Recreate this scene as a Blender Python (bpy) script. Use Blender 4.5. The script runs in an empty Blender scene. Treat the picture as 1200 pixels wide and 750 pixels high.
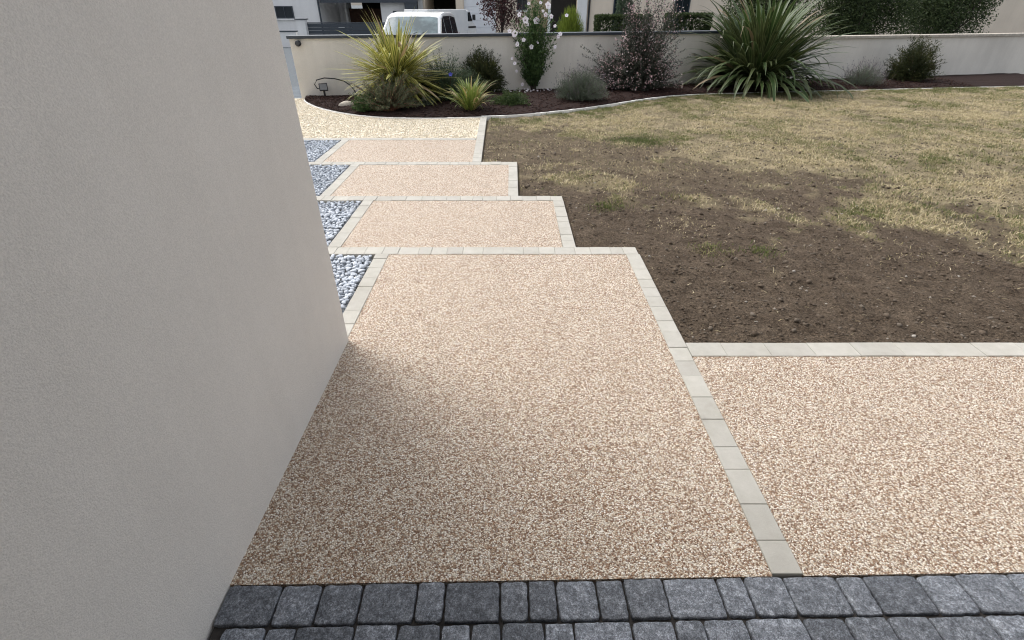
import bpy, bmesh, math, random
import numpy as np
from mathutils import Vector, Matrix
R = math.radians
random.seed(7); rng = np.random.default_rng(7)
C = bpy.context.scene.collection
SC = bpy.context.scene

# ------------------------------------------------------------------ camera, sky, sun, exposure
cam = bpy.data.objects.new("camera", bpy.data.cameras.new("camera")); C.objects.link(cam)
cam.data.sensor_width = 36; cam.data.lens = 17.1; cam.data.clip_start = 0.02; cam.data.clip_end = 3000
cam.location = (0, 0, 1.65); cam.rotation_euler = (R(90 - 32.98), 0, 0)
SC.camera = cam
SUN_EL, SUN_AZ = 54, -48            # degrees above the horizon; from +Y towards +X (negative: to the left)
w = bpy.data.worlds.new("World"); SC.world = w; w.use_nodes = True
nt = w.node_tree; bg = nt.nodes["Background"]
sky = nt.nodes.new("ShaderNodeTexSky"); sky.sky_type = 'NISHITA'; sky.sun_disc = False
sky.sun_elevation = R(SUN_EL); sky.sun_rotation = R(SUN_AZ); sky.dust_density = 4.0; sky.air_density = 1.0; sky.ozone_density = 1.0
hs = nt.nodes.new("ShaderNodeHueSaturation"); hs.inputs['Saturation'].default_value = 0.32
nt.links.new(sky.outputs[0], hs.inputs['Color']); nt.links.new(hs.outputs[0], bg.inputs['Color'])
bg.inputs['Strength'].default_value = 0.15
sd = bpy.data.lights.new("sun", 'SUN'); sd.energy = 0.66; sd.angle = R(26); sd.color = (1.0, 0.96, 0.915)
sun = bpy.data.objects.new("sun", sd); C.objects.link(sun)
_d = Vector((math.sin(R(SUN_AZ)) * math.cos(R(SUN_EL)), math.cos(R(SUN_AZ)) * math.cos(R(SUN_EL)), math.sin(R(SUN_EL))))
sun.rotation_euler = _d.to_track_quat('Z', 'Y').to_euler(); sun.location = (0, 0, 30)
SC.cycles.filter_width = 1.1
SC.view_settings.view_transform = 'Standard'; SC.view_settings.look = 'None'
SC.view_settings.exposure = 0.90; SC.view_settings.gamma = 1.0; SC.view_settings.use_curve_mapping = False

# ------------------------------------------------------------------ helpers: objects
def link(name, me, m=None, parent=None, kind=None, label=None, cat=None, group=None, loc=None, rz=None):
    o = bpy.data.objects.new(name, me); C.objects.link(o)
    if me is not None and m is not None:
        ms = m if isinstance(m, (list, tuple)) else [m]
        if len(me.materials) == 0:
            for k in ms: me.materials.append(k)
    if parent is not None: o.parent = parent
    if kind: o["kind"] = kind
    if label: o["label"] = label
    if cat: o["category"] = cat
    if group: o["group"] = group
    if loc is not None: o.location = loc
    if rz is not None: o.rotation_euler = (0, 0, rz)
    return o
def thing(name, label, cat, loc=(0, 0, 0), rz=0, group=None, kind=None):
    return link(name, None, None, None, kind, label, cat, group, loc, rz)

class MB:
    """collects boxes, quads, tubes and fans, then links them as ONE mesh object"""
    def __init__(s): s.v = []; s.f = []; s.mi = []
    def add(s, vs, fs, mi=0):
        n = len(s.v); s.v += [tuple(q) for q in vs]; s.f += [tuple(i + n for i in f) for f in fs]; s.mi += [mi] * len(fs)
    def box(s, x0, x1, y0, y1, z0, z1, mi=0):
        s.add([(x0, y0, z0), (x1, y0, z0), (x1, y1, z0), (x0, y1, z0), (x0, y0, z1), (x1, y0, z1), (x1, y1, z1), (x0, y1, z1)],
              [(0, 3, 2, 1), (4, 5, 6, 7), (0, 1, 5, 4), (1, 2, 6, 5), (2, 3, 7, 6), (3, 0, 4, 7)], mi)
    def chbox(s, x0, x1, y0, y1, z0, z1, c):
        """box with chamfered top edge"""
        a = [(x0, y0), (x1, y0), (x1, y1), (x0, y1)]; b = [(x0 + c, y0 + c), (x1 - c, y0 + c), (x1 - c, y1 - c), (x0 + c, y1 - c)]
        vs = [(p[0], p[1], z0) for p in a] + [(p[0], p[1], z1 - c) for p in a] + [(p[0], p[1], z1) for p in b]
        fs = [(8, 9, 10, 11), (3, 2, 1, 0)]
        for k in range(4):
            j = (k + 1) % 4; fs += [(k, j, 4 + j, 4 + k), (4 + k, 4 + j, 8 + j, 8 + k)]
        s.add(vs, fs)
    def quad(s, a, b, c, d, mi=0): s.add([a, b, c, d], [(0, 1, 2, 3)], mi)
    def tube(s, pts, rad, n=8, caps=True, mi=0):
        pts = [Vector(p) for p in pts]; rads = rad if isinstance(rad, (list, tuple)) else [rad] * len(pts)
        vs = []; fs = []
        for i, p in enumerate(pts):
            t = (pts[min(i + 1, len(pts) - 1)] - pts[max(i - 1, 0)]).normalized()
            u = t.cross(Vector((0, 0, 1)) if abs(t.z) < .95 else Vector((1, 0, 0))).normalized(); q = t.cross(u)
            for k in range(n):
                a = 2 * math.pi * k / n; vs.append(p + (u * math.cos(a) + q * math.sin(a)) * rads[i])
        for i in range(len(pts) - 1):
            for k in range(n):
                j = (k + 1) % n; fs.append((i * n + k, i * n + j, (i + 1) * n + j, (i + 1) * n + k))
        if caps: fs += [tuple(range(n - 1, -1, -1)), tuple((len(pts) - 1) * n + k for k in range(n))]
        s.add(vs, fs, mi)
    def lathe(s, prof, n=16, c=(0, 0, 0), axis='z', mi=0):
        vs = []; fs = []
        for r, h in prof:
            for k in range(n):
                a = 2 * math.pi * k / n
                p = (r * math.cos(a), r * math.sin(a), h)
                if axis == 'y': p = (p[0], -p[2], p[1])
                if axis == 'x': p = (p[2], p[0], p[1])
                vs.append((p[0] + c[0], p[1] + c[1], p[2] + c[2]))
        for i in range(len(prof) - 1):
            for k in range(n):
                j = (k + 1) % n; fs.append((i * n + k, i * n + j, (i + 1) * n + j, (i + 1) * n + k))
        fs += [tuple(range(n - 1, -1, -1)), tuple((len(prof) - 1) * n + k for k in range(n))]
        s.add(vs, fs, mi)
    def mesh(s, name, smooth=False):
        me = bpy.data.meshes.new(name); me.from_pydata(s.v, [], s.f)
        if any(s.mi): me.polygons.foreach_set('material_index', s.mi)
        bm = bmesh.new(); bm.from_mesh(me); bmesh.ops.recalc_face_normals(bm, faces=bm.faces); bm.to_mesh(me); bm.free()
        if smooth: me.polygons.foreach_set('use_smooth', [True] * len(me.polygons))
        return me
    def build(s, name, m, parent=None, smooth=False, bevel=0, **k):
        o = link(name, s.mesh(name, smooth), m, parent, **k)
        if bevel:
            b = o.modifiers.new("bevel", 'BEVEL'); b.width = bevel; b.segments = 2; b.limit_method = 'ANGLE'
        return o

def fast_mesh(name, V, T, tint=None, smooth=False, uv=None):
    """V (n,3), T (m,3 or 4) numpy; tint per face"""
    V = np.asarray(V, dtype=np.float32); T = np.asarray(T, dtype=np.int32); k = T.shape[1]
    me = bpy.data.meshes.new(name)
    me.vertices.add(len(V)); me.vertices.foreach_set('co', V.ravel())
    me.loops.add(T.size); me.loops.foreach_set('vertex_index', T.ravel())
    me.polygons.add(len(T)); me.polygons.foreach_set('loop_start', np.arange(0, T.size, k, dtype=np.int32))
    try: me.polygons.foreach_set('loop_total', np.full(len(T), k, dtype=np.int32))
    except Exception: pass
    if smooth: me.polygons.foreach_set('use_smooth', np.ones(len(T), dtype=bool))
    me.update(calc_edges=True)
    if tint is not None:
        a = me.attributes.new('tint', 'FLOAT', 'FACE'); a.data.foreach_set('value', np.asarray(tint, dtype=np.float32))
    return me

def vnoise(x, y, seed=0):
    xi = np.floor(x).astype(np.int64); yi = np.floor(y).astype(np.int64); fx = x - xi; fy = y - yi
    fx = fx * fx * (3 - 2 * fx); fy = fy * fy * (3 - 2 * fy)
    def h(a, b):
        n = (a * 374761393 + b * 668265263 + seed * 974711) & 0x7fffffff
        n = ((n ^ (n >> 13)) * 1274126177) & 0x7fffffff
        return ((n ^ (n >> 16)) & 0xffff) / 65535.0
    return (h(xi, yi) * (1 - fx) + h(xi + 1, yi) * fx) * (1 - fy) + (h(xi, yi + 1) * (1 - fx) + h(xi + 1, yi + 1) * fx) * fy
def fbm(x, y, s, o=4, seed=0):
    t = 0; a = 1; n = 0
    for k in range(o):
        t = t + a * vnoise(x * s, y * s, seed + k); n += a; a *= .5; s *= 2.03
    return t / n
def sstep(a, b, x):
    t = np.clip((x - a) / (b - a), 0, 1); return t * t * (3 - 2 * t)

# ------------------------------------------------------------------ helpers: materials
class NM:
    def __init__(s, name, rough=.8, spec=.3, metal=0):
        s.m = bpy.data.materials.new(name); s.m.use_nodes = True; s.t = s.m.node_tree; s.b = s.t.nodes['Principled BSDF']
        s.b.inputs['Roughness'].default_value = rough; s.b.inputs['Specular IOR Level'].default_value = spec; s.b.inputs['Metallic'].default_value = metal
        s.pos = s.n('ShaderNodeNewGeometry').outputs['Position']
    def n(s, k, **kw):
        o = s.t.nodes.new(k)
        for a, b in kw.items(): setattr(o, a, b)
        return o
    def l(s, a, b): s.t.links.new(a, b)
    def noise(s, scale, detail=4, rough=.6, vec=None):
        o = s.n('ShaderNodeTexNoise'); o.inputs['Scale'].default_value = scale; o.inputs['Detail'].default_value = detail; o.inputs['Roughness'].default_value = rough
        s.l(vec or s.pos, o.inputs['Vector']); return o.outputs['Fac']
    def voro(s, scale, feature='F1', vec=None):
        o = s.n('ShaderNodeTexVoronoi', feature=feature); o.inputs['Scale'].default_value = scale; s.l(vec or s.pos, o.inputs['Vector']); return o
    def ramp(s, fac, stops, interp='LINEAR'):
        o = s.n('ShaderNodeValToRGB'); o.color_ramp.interpolation = interp; e = o.color_ramp.elements
        while len(e) < len(stops): e.new(.5)
        for k, (p, c) in enumerate(stops):
            e[k].position = p; e[k].color = (c[0], c[1], c[2], 1) if not isinstance(c, (int, float)) else (c, c, c, 1)
        s.l(fac, o.inputs['Fac']); return o.outputs['Color']
    def mix(s, fac, a, b, mode='MIX'):
        o = s.n('ShaderNodeMix', data_type='RGBA', blend_type=mode)
        for k, v in ((0, fac), (6, a), (7, b)):
            sock = o.inputs[k]
            if hasattr(v, 'links'): s.l(v, sock)
            elif isinstance(v, (int, float)): sock.default_value = v if k == 0 else (v, v, v, 1)
            else: sock.default_value = (*v, 1)
        return o.outputs[2]
    def objrand(s): return s.n('ShaderNodeObjectInfo').outputs['Random']
    def attr(s, name): return s.n('ShaderNodeAttribute', attribute_name=name).outputs['Fac']
    def math(s, op, a, b=0.0):
        o = s.n('ShaderNodeMath', operation=op)
        for k, v in enumerate((a, b)):
            if hasattr(v, 'links'): s.l(v, o.inputs[k])
            else: o.inputs[k].default_value = v
        return o.outputs[0]
    def color(s, c):
        if hasattr(c, 'links'): s.l(c, s.b.inputs['Base Color'])
        else: s.b.inputs['Base Color'].default_value = (*c, 1)
        return s
    def bump(s, h, strength=.4, dist=.01):
        o = s.n('ShaderNodeBump'); o.inputs['Strength'].default_value = strength; o.inputs['Distance'].default_value = dist
        s.l(h, o.inputs['Height']); s.l(o.outputs['Normal'], s.b.inputs['Normal']); return s
    def translucent(s, col, f):
        out = s.t.nodes['Material Output']; t = s.n('ShaderNodeBsdfTranslucent'); mx = s.n('ShaderNodeMixShader'); mx.inputs[0].default_value = f
        s.l(col, t.inputs['Color']); s.l(s.b.outputs[0], mx.inputs[1]); s.l(t.outputs[0], mx.inputs[2]); s.l(mx.outputs[0], out.inputs['Surface'])

def plain(name, c, rough=.6, spec=.4, metal=0, var=.12, scale=3, bump=0):
    q = NM(name, rough, spec, metal); f = q.noise(scale, 5)
    q.color(q.ramp(f, [(.3, tuple(x * (1 - var) for x in c)), (.7, tuple(min(1, x * (1 + var)) for x in c))]))
    if bump: q.bump(q.noise(scale * 40, 3), bump, .004)
    return q.m
def render_mat(name, c, stain=.1, grain=260):
    """roughcast render: fine grain relief, weak large mottling"""
    q = NM(name, .9, .2); a = q.noise(.9, 5, .65); b = q.noise(grain, 2)
    col = q.ramp(a, [(.3, tuple(x * (1 - stain) for x in c)), (.7, tuple(x * (1 + stain * .6) for x in c))])
    mp = q.n('ShaderNodeMapping'); mp.inputs['Scale'].default_value = (5, 5, .5); q.l(q.pos, mp.inputs[0]); st = q.noise(1.0, 5, .65, mp.outputs[0])
    col = q.mix(.6, col, q.ramp(b, [(.3, .74), (.7, 1.02)]), 'MULTIPLY'); col = q.mix(stain * 2.5, col, q.ramp(st, [(.38, (.80, .79, .77)), (.6, (1., 1., 1.))]), 'MULTIPLY'); q.color(col); q.bump(b, .45, .004); return q.m
def leaf_mat(name, stops, tr=.25, rough=.55, spec=.3):
    q = NM(name, rough, spec); c = q.ramp(q.attr('tint'), stops); q.color(c); q.translucent(c, tr); return q.m

# resin bound aggregate: a bed of 3-6 mm grains, cream, tan and brown
def resin_mat(name, stops, scale=178, binder_shade=(.20, .14, .10)):
    q = NM(name, .55, .35); v = q.voro(scale); v2 = q.voro(scale * .55)
    sep = q.n('ShaderNodeSeparateColor'); q.l(v.outputs['Color'], sep.inputs[0])
    col = q.ramp(sep.outputs[0], stops)
    big = q.noise(6, 4, .6); clump = q.noise(75, 3, .6)
    col = q.mix(.45, col, q.ramp(clump, [(.32, (.72, .69, .64)), (.68, (1.16, 1.15, 1.13))]), 'MULTIPLY')
    col = q.mix(.5, col, q.ramp(big, [(.35, (.86, .85, .84)), (.65, 1.0)]), 'MULTIPLY')
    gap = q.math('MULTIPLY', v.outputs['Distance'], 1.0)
    col = q.mix(q.ramp(gap, [(.48, 0.0), (.75, .75)]), col, binder_shade); q.color(col)  # brown binder colour that also paints crevice shade between the grains
    h = q.math('SUBTRACT', 1.0, v.outputs['Distance']); q.bump(h, .85, .006); return q.m
M = {}
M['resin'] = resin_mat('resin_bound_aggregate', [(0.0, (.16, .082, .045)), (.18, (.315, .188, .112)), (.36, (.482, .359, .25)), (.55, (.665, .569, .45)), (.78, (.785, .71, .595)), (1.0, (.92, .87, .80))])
q = NM('concrete_border_tile', .85, .25); f = q.noise(14, 6, .65); g = q.noise(320, 2)
c = q.ramp(f, [(.25, (.42, .405, .365)), (.75, (.50, .485, .44))]); c = q.mix(.6, c, q.ramp(q.noise(3.2, 6, .7), [(.36, (.86, .85, .82)), (.58, (1., 1., 1.))]), 'MULTIPLY'); c = q.mix(.34, c, q.ramp(q.objrand(), [(0, (.76, .755, .75)), (.6, (.97, .97, .96)), (1, (1.1, 1.1, 1.08))]), 'MULTIPLY')
c = q.mix(.4, c, q.ramp(g, [(.3, .75), (.7, 1.0)]), 'MULTIPLY'); q.color(c); q.bump(g, .35, .002); M['tile'] = q.m
q = NM('tumbled_dark_cobble', .62, .4); f = q.noise(17, 8, .72); g = q.noise(130, 5, .7); sp = q.noise(70, 3, .5)
off = q.n('ShaderNodeVectorMath', operation='ADD'); q.l(q.pos, off.inputs[0])
cmb = q.n('ShaderNodeCombineXYZ'); q.l(q.math('MULTIPLY', q.objrand(), 37.0), cmb.inputs[0]); q.l(cmb.outputs[0], off.inputs[1])
f2 = q.noise(28, 6, .7, off.outputs[0])
f3 = q.noise(75, 8, .8, off.outputs[0]); f4 = q.noise(230, 4, .75, off.outputs[0])
c = q.ramp(f2, [(.28, (.056, .062, .071)), (.5, (.112, .121, .136)), (.72, (.20, .212, .23))])
c = q.mix(.8, c, q.ramp(q.objrand(), [(0, (.50, .51, .53)), (.5, (.92, .92, .92)), (1, (1.65, 1.65, 1.65))]), 'MULTIPLY')
c = q.mix(.9, c, q.ramp(f3, [(.36, (.42, .42, .43)), (.5, (1., 1., 1.)), (.62, (1.8, 1.8, 1.8))]), 'MULTIPLY')
c = q.mix(1.0, c, q.ramp(f4, [(.34, (.45, .45, .46)), (.5, (.95, .95, .95)), (.64, (1.9, 1.9, 1.9))]), 'MULTIPLY'); veil = q.noise(11, 7, .75, off.outputs[0]); c = q.mix(q.ramp(veil, [(.55, 0.0), (.72, .42)]), c, (.27, .285, .31))
c = q.mix(q.ramp(g, [(.62, 0.0), (.80, .6)]), c, (.36, .37, .385)); c = q.mix(q.ramp(g, [(.24, .7), (.36, 0.0)]), c, (.022, .024, .028)); q.color(c)
q.bump(q.mix(.6, f2, f3), .7, .005); M['cobble'] = q.m
M['joint'] = plain('dark_joint_sand', (.055, .05, .046), .95, .1, 0, .4, 60, .6)
M['mortar'] = plain('grey_bedding', (.20, .19, .175), .95, .1, 0, .2, 40, .4)
q = NM('grey_marble_pebble', .6, .35); f = q.noise(32, 5, .6); rr = q.objrand(); a = q.attr('tint')
c = q.ramp(f, [(.3, (.35, .39, .45)), (.7, (.62, .66, .71))]); c = q.mix(.6, c, q.ramp(rr, [(0, (.45, .46, .48)), (.4, (.9, .9, .9)), (1, (1.15, 1.15, 1.15))]), 'MULTIPLY')
q.color(c); q.bump(f, .25, .006); M['pebble'] = q.m
q = NM('grey_marble_pebble_loose', .6, .35); f = q.noise(32, 5, .6); c = q.ramp(f, [(.3, (.35, .39, .45)), (.7, (.62, .66, .71))])
c = q.mix(.6, c, q.ramp(q.attr('tint'), [(0, (.45, .46, .48)), (.4, (.9, .9, .9)), (1, (1.15, 1.15, 1.15))]), 'MULTIPLY'); q.color(c); M['pebble_loose'] = q.m
M['house_render'] = render_mat('greige_house_render', (.775, .745, .70), .06, 240)
M['wall_render'] = render_mat('pale_garden_wall_render', (.80, .76, .69), .10, 180)
M['white_render'] = render_mat('white_render', (.83, .825, .815), .06, 120)
M['beige_render'] = render_mat('beige_render', (.80, .69, .56), .06, 120)
M['anthracite'] = plain('anthracite_metal', (.035, .045, .058), .45, .5, 0, .1, 4)
M['black_plastic'] = plain('black_plastic', (.02, .02, .022), .5, .4)
M['glass_dark'] = NM('dark_window_glass', .06, .6).color((.015, .02, .025)).m
q = NM('windscreen_glass', .05, .16); q.color(q.ramp(q.noise(2.2, 4, .6), [(.38, (.045, .075, .088)), (.6, (.13, .19, .21))])); M['windscreen'] = q.m
q = NM('white_car_paint', .28, .5); q.color(q.ramp(q.noise(2, 3), [(.3, (.72, .74, .75)), (.7, (.80, .81, .81))])); q.b.inputs['Coat Weight'].default_value = .7; M['car'] = q.m
M['tyre'] = plain('tyre_rubber', (.02, .02, .02), .85, .2)
M['rim'] = plain('alloy', (.45, .46, .47), .35, .5, .8)
M['lens'] = NM('clear_lens', .1, .6).color((.22, .23, .24)).m
M['red_lens'] = NM('red_lens', .2, .6).color((.3, .02, .02)).m
M['asphalt'] = plain('street_asphalt', (.115, .13, .14), .9, .2, 0, .2, 20, .5)
M['paver'] = plain('bluish_grey_paver', (.12, .14, .155), .85, .25, 0, .18, 8, .4)
M['wood'] = plain('dark_brown_boards', (.07, .035, .022), .7, .3, 0, .3, 9)
M['white_door'] = plain('white_lacquered_metal', (.80, .82, .85), .4, .4, 0, .04, 2)
M['roof'] = plain('slate_roof', (.06, .062, .068), .7, .3, 0, .25, 6)
M['stone_wall'] = plain('ochre_stone', (.42, .34, .23), .9, .2, 0, .3, 9, .6)
M['dark_inside'] = plain('dark_interior', (.03, .028, .026), .9, .1)
M['rock'] = plain('pale_rock', (.46, .42, .36), .9, .2, 0, .25, 14, .6)
M['edging'] = plain('white_concrete_edging', (.80, .79, .76), .8, .2, 0, .08, 8, .3)
q = NM('cream_gravel', .8, .25); v = q.voro(75); sep = q.n('ShaderNodeSeparateColor'); q.l(v.outputs['Color'], sep.inputs[0])
q.color(q.ramp(sep.outputs[0], [(0, (.40, .31, .19)), (.25, (.62, .53, .38)), (.6, (.78, .70, .55)), (1, (.88, .83, .72))])); q.bump(q.math('SUBTRACT', 1.0, v.outputs['Distance']), .9, .012); M['gravel'] = q.m
M['gravel_stone'] = leaf_mat('cream_gravel_stone', [(0, (.44, .36, .24)), (.3, (.68, .60, .46)), (.7, (.82, .76, .63)), (1, (.9, .87, .79))], 0.0, .8)
q = NM('bare_soil', .95, .1); f = q.noise(7, 8, .72); g = q.noise(60, 6, .75)
c = q.ramp(f, [(.3, (.066, .050, .037)), (.7, (.148, .117, .088))]); c = q.mix(1.0, c, q.ramp(g, [(.36, (.40, .39, .38)), (.5, (.95, .95, .94)), (.66, (1.6, 1.56, 1.5))]), 'MULTIPLY'); c = q.mix(.9, c, q.ramp(q.noise(170, 4, .7), [(.36, (.5, .5, .5)), (.64, (1.5, 1.47, 1.43))]), 'MULTIPLY')  # fine noise paints relief shading: dark gaps, light clod tops
c = q.mix(q.ramp(q.noise(160, 3), [(.7, 0.0), (.82, .55)]), c, (.28, .24, .18))
cov = q.attr('cover'); c2 = q.ramp(q.mix(.5, q.noise(55, 5, .75), q.noise(3.2, 5, .7)), [(.38, (.10, .085, .055)), (.5, (.25, .21, .13)), (.62, (.46, .38, .24))])
c = q.mix(q.math('MULTIPLY', cov, .85), c, c2); q.color(c); q.bump(q.mix(.6, f, g), 1.0, .035); M['soil'] = q.m
M['clod'] = leaf_mat('soil_clod', [(0, (.075, .058, .044)), (.5, (.125, .098, .074)), (.965, (.15, .128, .105)), (.975, (.30, .27, .23)), (1, (.42, .39, .35))], 0.0, .95, .1)
q = NM('bark_mulch', .9, .15); f = q.noise(40, 6, .75); q.color(q.ramp(f, [(.3, (.014, .008, .007)), (.7, (.042, .024, .020))])); q.bump(f, .9, .03); M['mulch'] = q.m
M['chip'] = leaf_mat('bark_chip', [(0, (.014, .008, .007)), (.6, (.040, .022, .018)), (1, (.09, .055, .044))], 0.0, .9, .1)
M['grass'] = leaf_mat('dry_and_green_grass', [(0, (.055, .085, .025)), (.30, (.15, .17, .055)), (.42, (.30, .26, .14)), (.75, (.56, .47, .29)), (1, (.74, .65, .45))], .2, .8, .1)
M['twig'] = plain('brown_twig', (.10, .06, .04), .85, .15, 0, .25, 20)
M['twig_red'] = plain('reddish_twig', (.17, .085, .06), .85, .15, 0, .25, 20)
M['trunk'] = plain('dark_bark', (.055, .045, .038), .9, .15, 0, .3, 18, .6)
M['petal'] = leaf_mat('white_pink_petal', [(0, (.86, .80, .86)), (1, (.95, .93, .95))], .3, .6)
M['eye'] = plain('magenta_eye', (.30, .03, .12), .6)

def flax_mat(name, edge, mid, dead, deadshare, lo=.22):
    """strap leaf: mid colour with paler margins across the blade (u); some leaves withered"""
    q = NM(name, .45, .4); uv = q.n('ShaderNodeUVMap'); sp = q.n('ShaderNodeSeparateXYZ'); q.l(uv.outputs[0], sp.inputs[0])
    d = q.math('ABSOLUTE', q.math('SUBTRACT', sp.outputs[0], .5)); r = q.objrand()
    mid2 = q.mix(.6, mid, q.ramp(r, [(0, (.6, .7, .5)), (.5, (1., 1., 1.)), (1, (1.35, 1.25, 1.1))]), 'MULTIPLY')
    c = q.mix(q.ramp(d, [(lo, 0.0), (lo + .08, 1.0)]), mid2, edge)
    streak = q.noise(180, 3); c = q.mix(.35, c, q.ramp(streak, [(.35, .7), (.65, 1.1)]), 'MULTIPLY')
    c = q.mix(q.ramp(r, [(deadshare, 1.0), (deadshare + .01, 0.0)], 'LINEAR'), c, dead); q.color(c); q.translucent(c, .22); return q.m
M['flax_yellow'] = flax_mat('yellow_striped_leaf', (.60, .55, .17), (.15, .18, .035), (.30, .22, .12), .07)
M['flax_green'] = flax_mat('green_strap_leaf', (.19, .235, .10), (.044, .078, .024), (.26, .20, .12), .04, .36)
M['lily'] = flax_mat('daylily_leaf', (.25, .30, .075), (.14, .205, .042), (.48, .38, .16), .18)

# ------------------------------------------------------------------ ground, street and the garden's base
def sheet(name, x0, x1, y0, y1, z, m, label, cat=None, parent=None):
    b = MB(); b.quad((x0, y0, z), (x1, y0, z), (x1, y1, z), (x0, y1, z)); return b.build(name, m, parent, kind='structure', label=label)
sheet('ground', -1500, 1500, -1500, 1500, -.56, M['asphalt'], 'wide plain of ground under the whole neighbourhood')
WA = Vector((-4.42, 11.12, 0)); WB = Vector((4.87, 13.27, 0)); WD = (WB - WA).normalized(); WN = Vector((WD.y, -WD.x, 0))   # garden wall line, WN towards the camera
def wally(x): return WA.y + (x - WA.x) * (WB.y - WA.y) / (WB.x - WA.x)
b = MB()   # garden base, a solid block whose far side follows the wall
P = [(-14, -9), (16, -9), (16, wally(16) + .05), (-4.3, wally(-4.3) + .05), (-14, 11.3)]
b.add([(x, y, -.07) for x, y in P] + [(x, y, -.9) for x, y in P], [(0, 1, 2, 3, 4)] + [(i, (i + 1) % 5, 5 + (i + 1) % 5, 5 + i) for i in range(5)])
b.build('garden_ground', M['mortar'], kind='structure', label='compacted base under the garden paths and beds')
sheet('street', -60, 60, 11.6, 34.5, -.41, M['asphalt'], 'grey asphalt street beyond the garden wall')
# sloping drive left of the wall, large bluish pavers laid in courses
drv = thing('driveway', 'bluish grey paved drive sloping down to the street', None, (-4.5, 11.15, -.012), kind='structure')
drv.rotation_euler = (-math.atan(.40 / 4.85), 0, 0)
b = MB(); b.box(-5, 0, 0, 4.9, -.45, -.03); b.build('drive_bed', M['joint'], drv)
pv = {}
for r_ in range(9):
    x = 0.0; k = 0
    while x > -4.4:
        L = (.62, .9, .45)[(r_ + k) % 3]; k += 1
        if L not in pv:
            b = MB(); b.chbox(-L + .008, 0, .006, .534, -.06, 0, .006); pv[L] = b.mesh('paver')
        o = link('paver', pv[L], M['paver'], drv, loc=(x, r_ * .54, random.uniform(-.003, .003))); x -= L

# ------------------------------------------------------------------ resin path: slabs stepping to the left, each edged with pale concrete tiles
tile_meshes = {}
def tile_mesh(L, W):
    k = (round(L, 3), round(W, 3))
    if k not in tile_meshes:
        b = MB(); b.chbox(.0006, L - .0009, .0006, W - .0006, -.07, 0, .0022); tile_meshes[k] = b.mesh('border_tile')
    return tile_meshes[k]
def tile_row(parent, p0, p1, W, lens=(.125, .16, .10, .14), z=.004):
    """tiles from p0 to p1, their width W on the left-hand side of that direction"""
    p0 = Vector(p0); p1 = Vector(p1); d = (p1 - p0); tot = d.length; d.normalize(); ang = math.atan2(d.y, d.x); s = 0
    while s < tot - .004:
        L = random.choice(lens)
        if tot - s - L < .07: L = tot - s
        o = link('border_tile', tile_mesh(L, W), M['tile'], parent)
        q = p0 + d * s
        o.location = (q.x, q.y, z + random.uniform(-.0016, .0016)); o.rotation_euler = (random.uniform(-.004, .004), random.uniform(-.004, .004), ang + random.uniform(-.002, .002)); s += L
def slab(label, poly, m='resin', z=0.0):
    b = MB(); n = len(poly)
    b.add([(x, y, z) for x, y in poly] + [(x, y, z - .06) for x, y in poly], [tuple(range(n))] + [(i, (i + 1) % n, n + (i + 1) % n, n + i) for i in range(n)])
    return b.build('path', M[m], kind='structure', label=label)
CY = lambda x: .909 + .0165 * x        # far edge of the dark cobbles
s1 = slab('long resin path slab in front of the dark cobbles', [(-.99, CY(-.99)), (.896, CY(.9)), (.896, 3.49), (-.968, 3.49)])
tile_row(s1, (1.004, CY(1) + .004), (1.004, 3.49), .108, (.125, .125, .155, .17))
tile_row(s1, (-.967, 2.335), (-.967, 3.49), .106, (.13, .155, .16))
tile_row(s1, (-2.7, 3.49), (.996, 3.49), .13)
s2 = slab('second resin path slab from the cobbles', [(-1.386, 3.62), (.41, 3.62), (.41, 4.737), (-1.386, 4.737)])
tile_row(s2, (.518, 3.621), (.514, 4.737), .105); tile_row(s2, (-1.386, 3.621), (-1.386, 4.737), .105, (.15, .16, .2)); tile_row(s2, (-3.1, 4.738), (.512, 4.738), .132)
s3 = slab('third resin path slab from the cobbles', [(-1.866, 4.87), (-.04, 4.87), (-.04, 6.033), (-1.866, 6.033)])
tile_row(s3, (.065, 4.871), (.065, 6.033), .105); tile_row(s3, (-1.866, 4.871), (-1.866, 6.033), .105, (.15, .16, .2)); tile_row(s3, (-3.6, 6.034), (.064, 6.034), .128)
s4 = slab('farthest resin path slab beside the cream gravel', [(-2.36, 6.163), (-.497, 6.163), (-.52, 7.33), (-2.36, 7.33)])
tile_row(s4, (-.385, 6.164), (-.44, 9.03), .112, (.15, .2)); tile_row(s4, (-2.36, 6.164), (-2.36, 7.33), .105, (.15, .16, .2)); tile_row(s4, (-4.2, 7.331), (-.53, 7.331), .122)
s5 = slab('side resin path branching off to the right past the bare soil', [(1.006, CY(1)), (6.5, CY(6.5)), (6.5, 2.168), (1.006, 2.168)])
tile_row(s5, (1.006, 2.17), (6.5, 2.17), .128, (.25, .25, .2))

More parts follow.
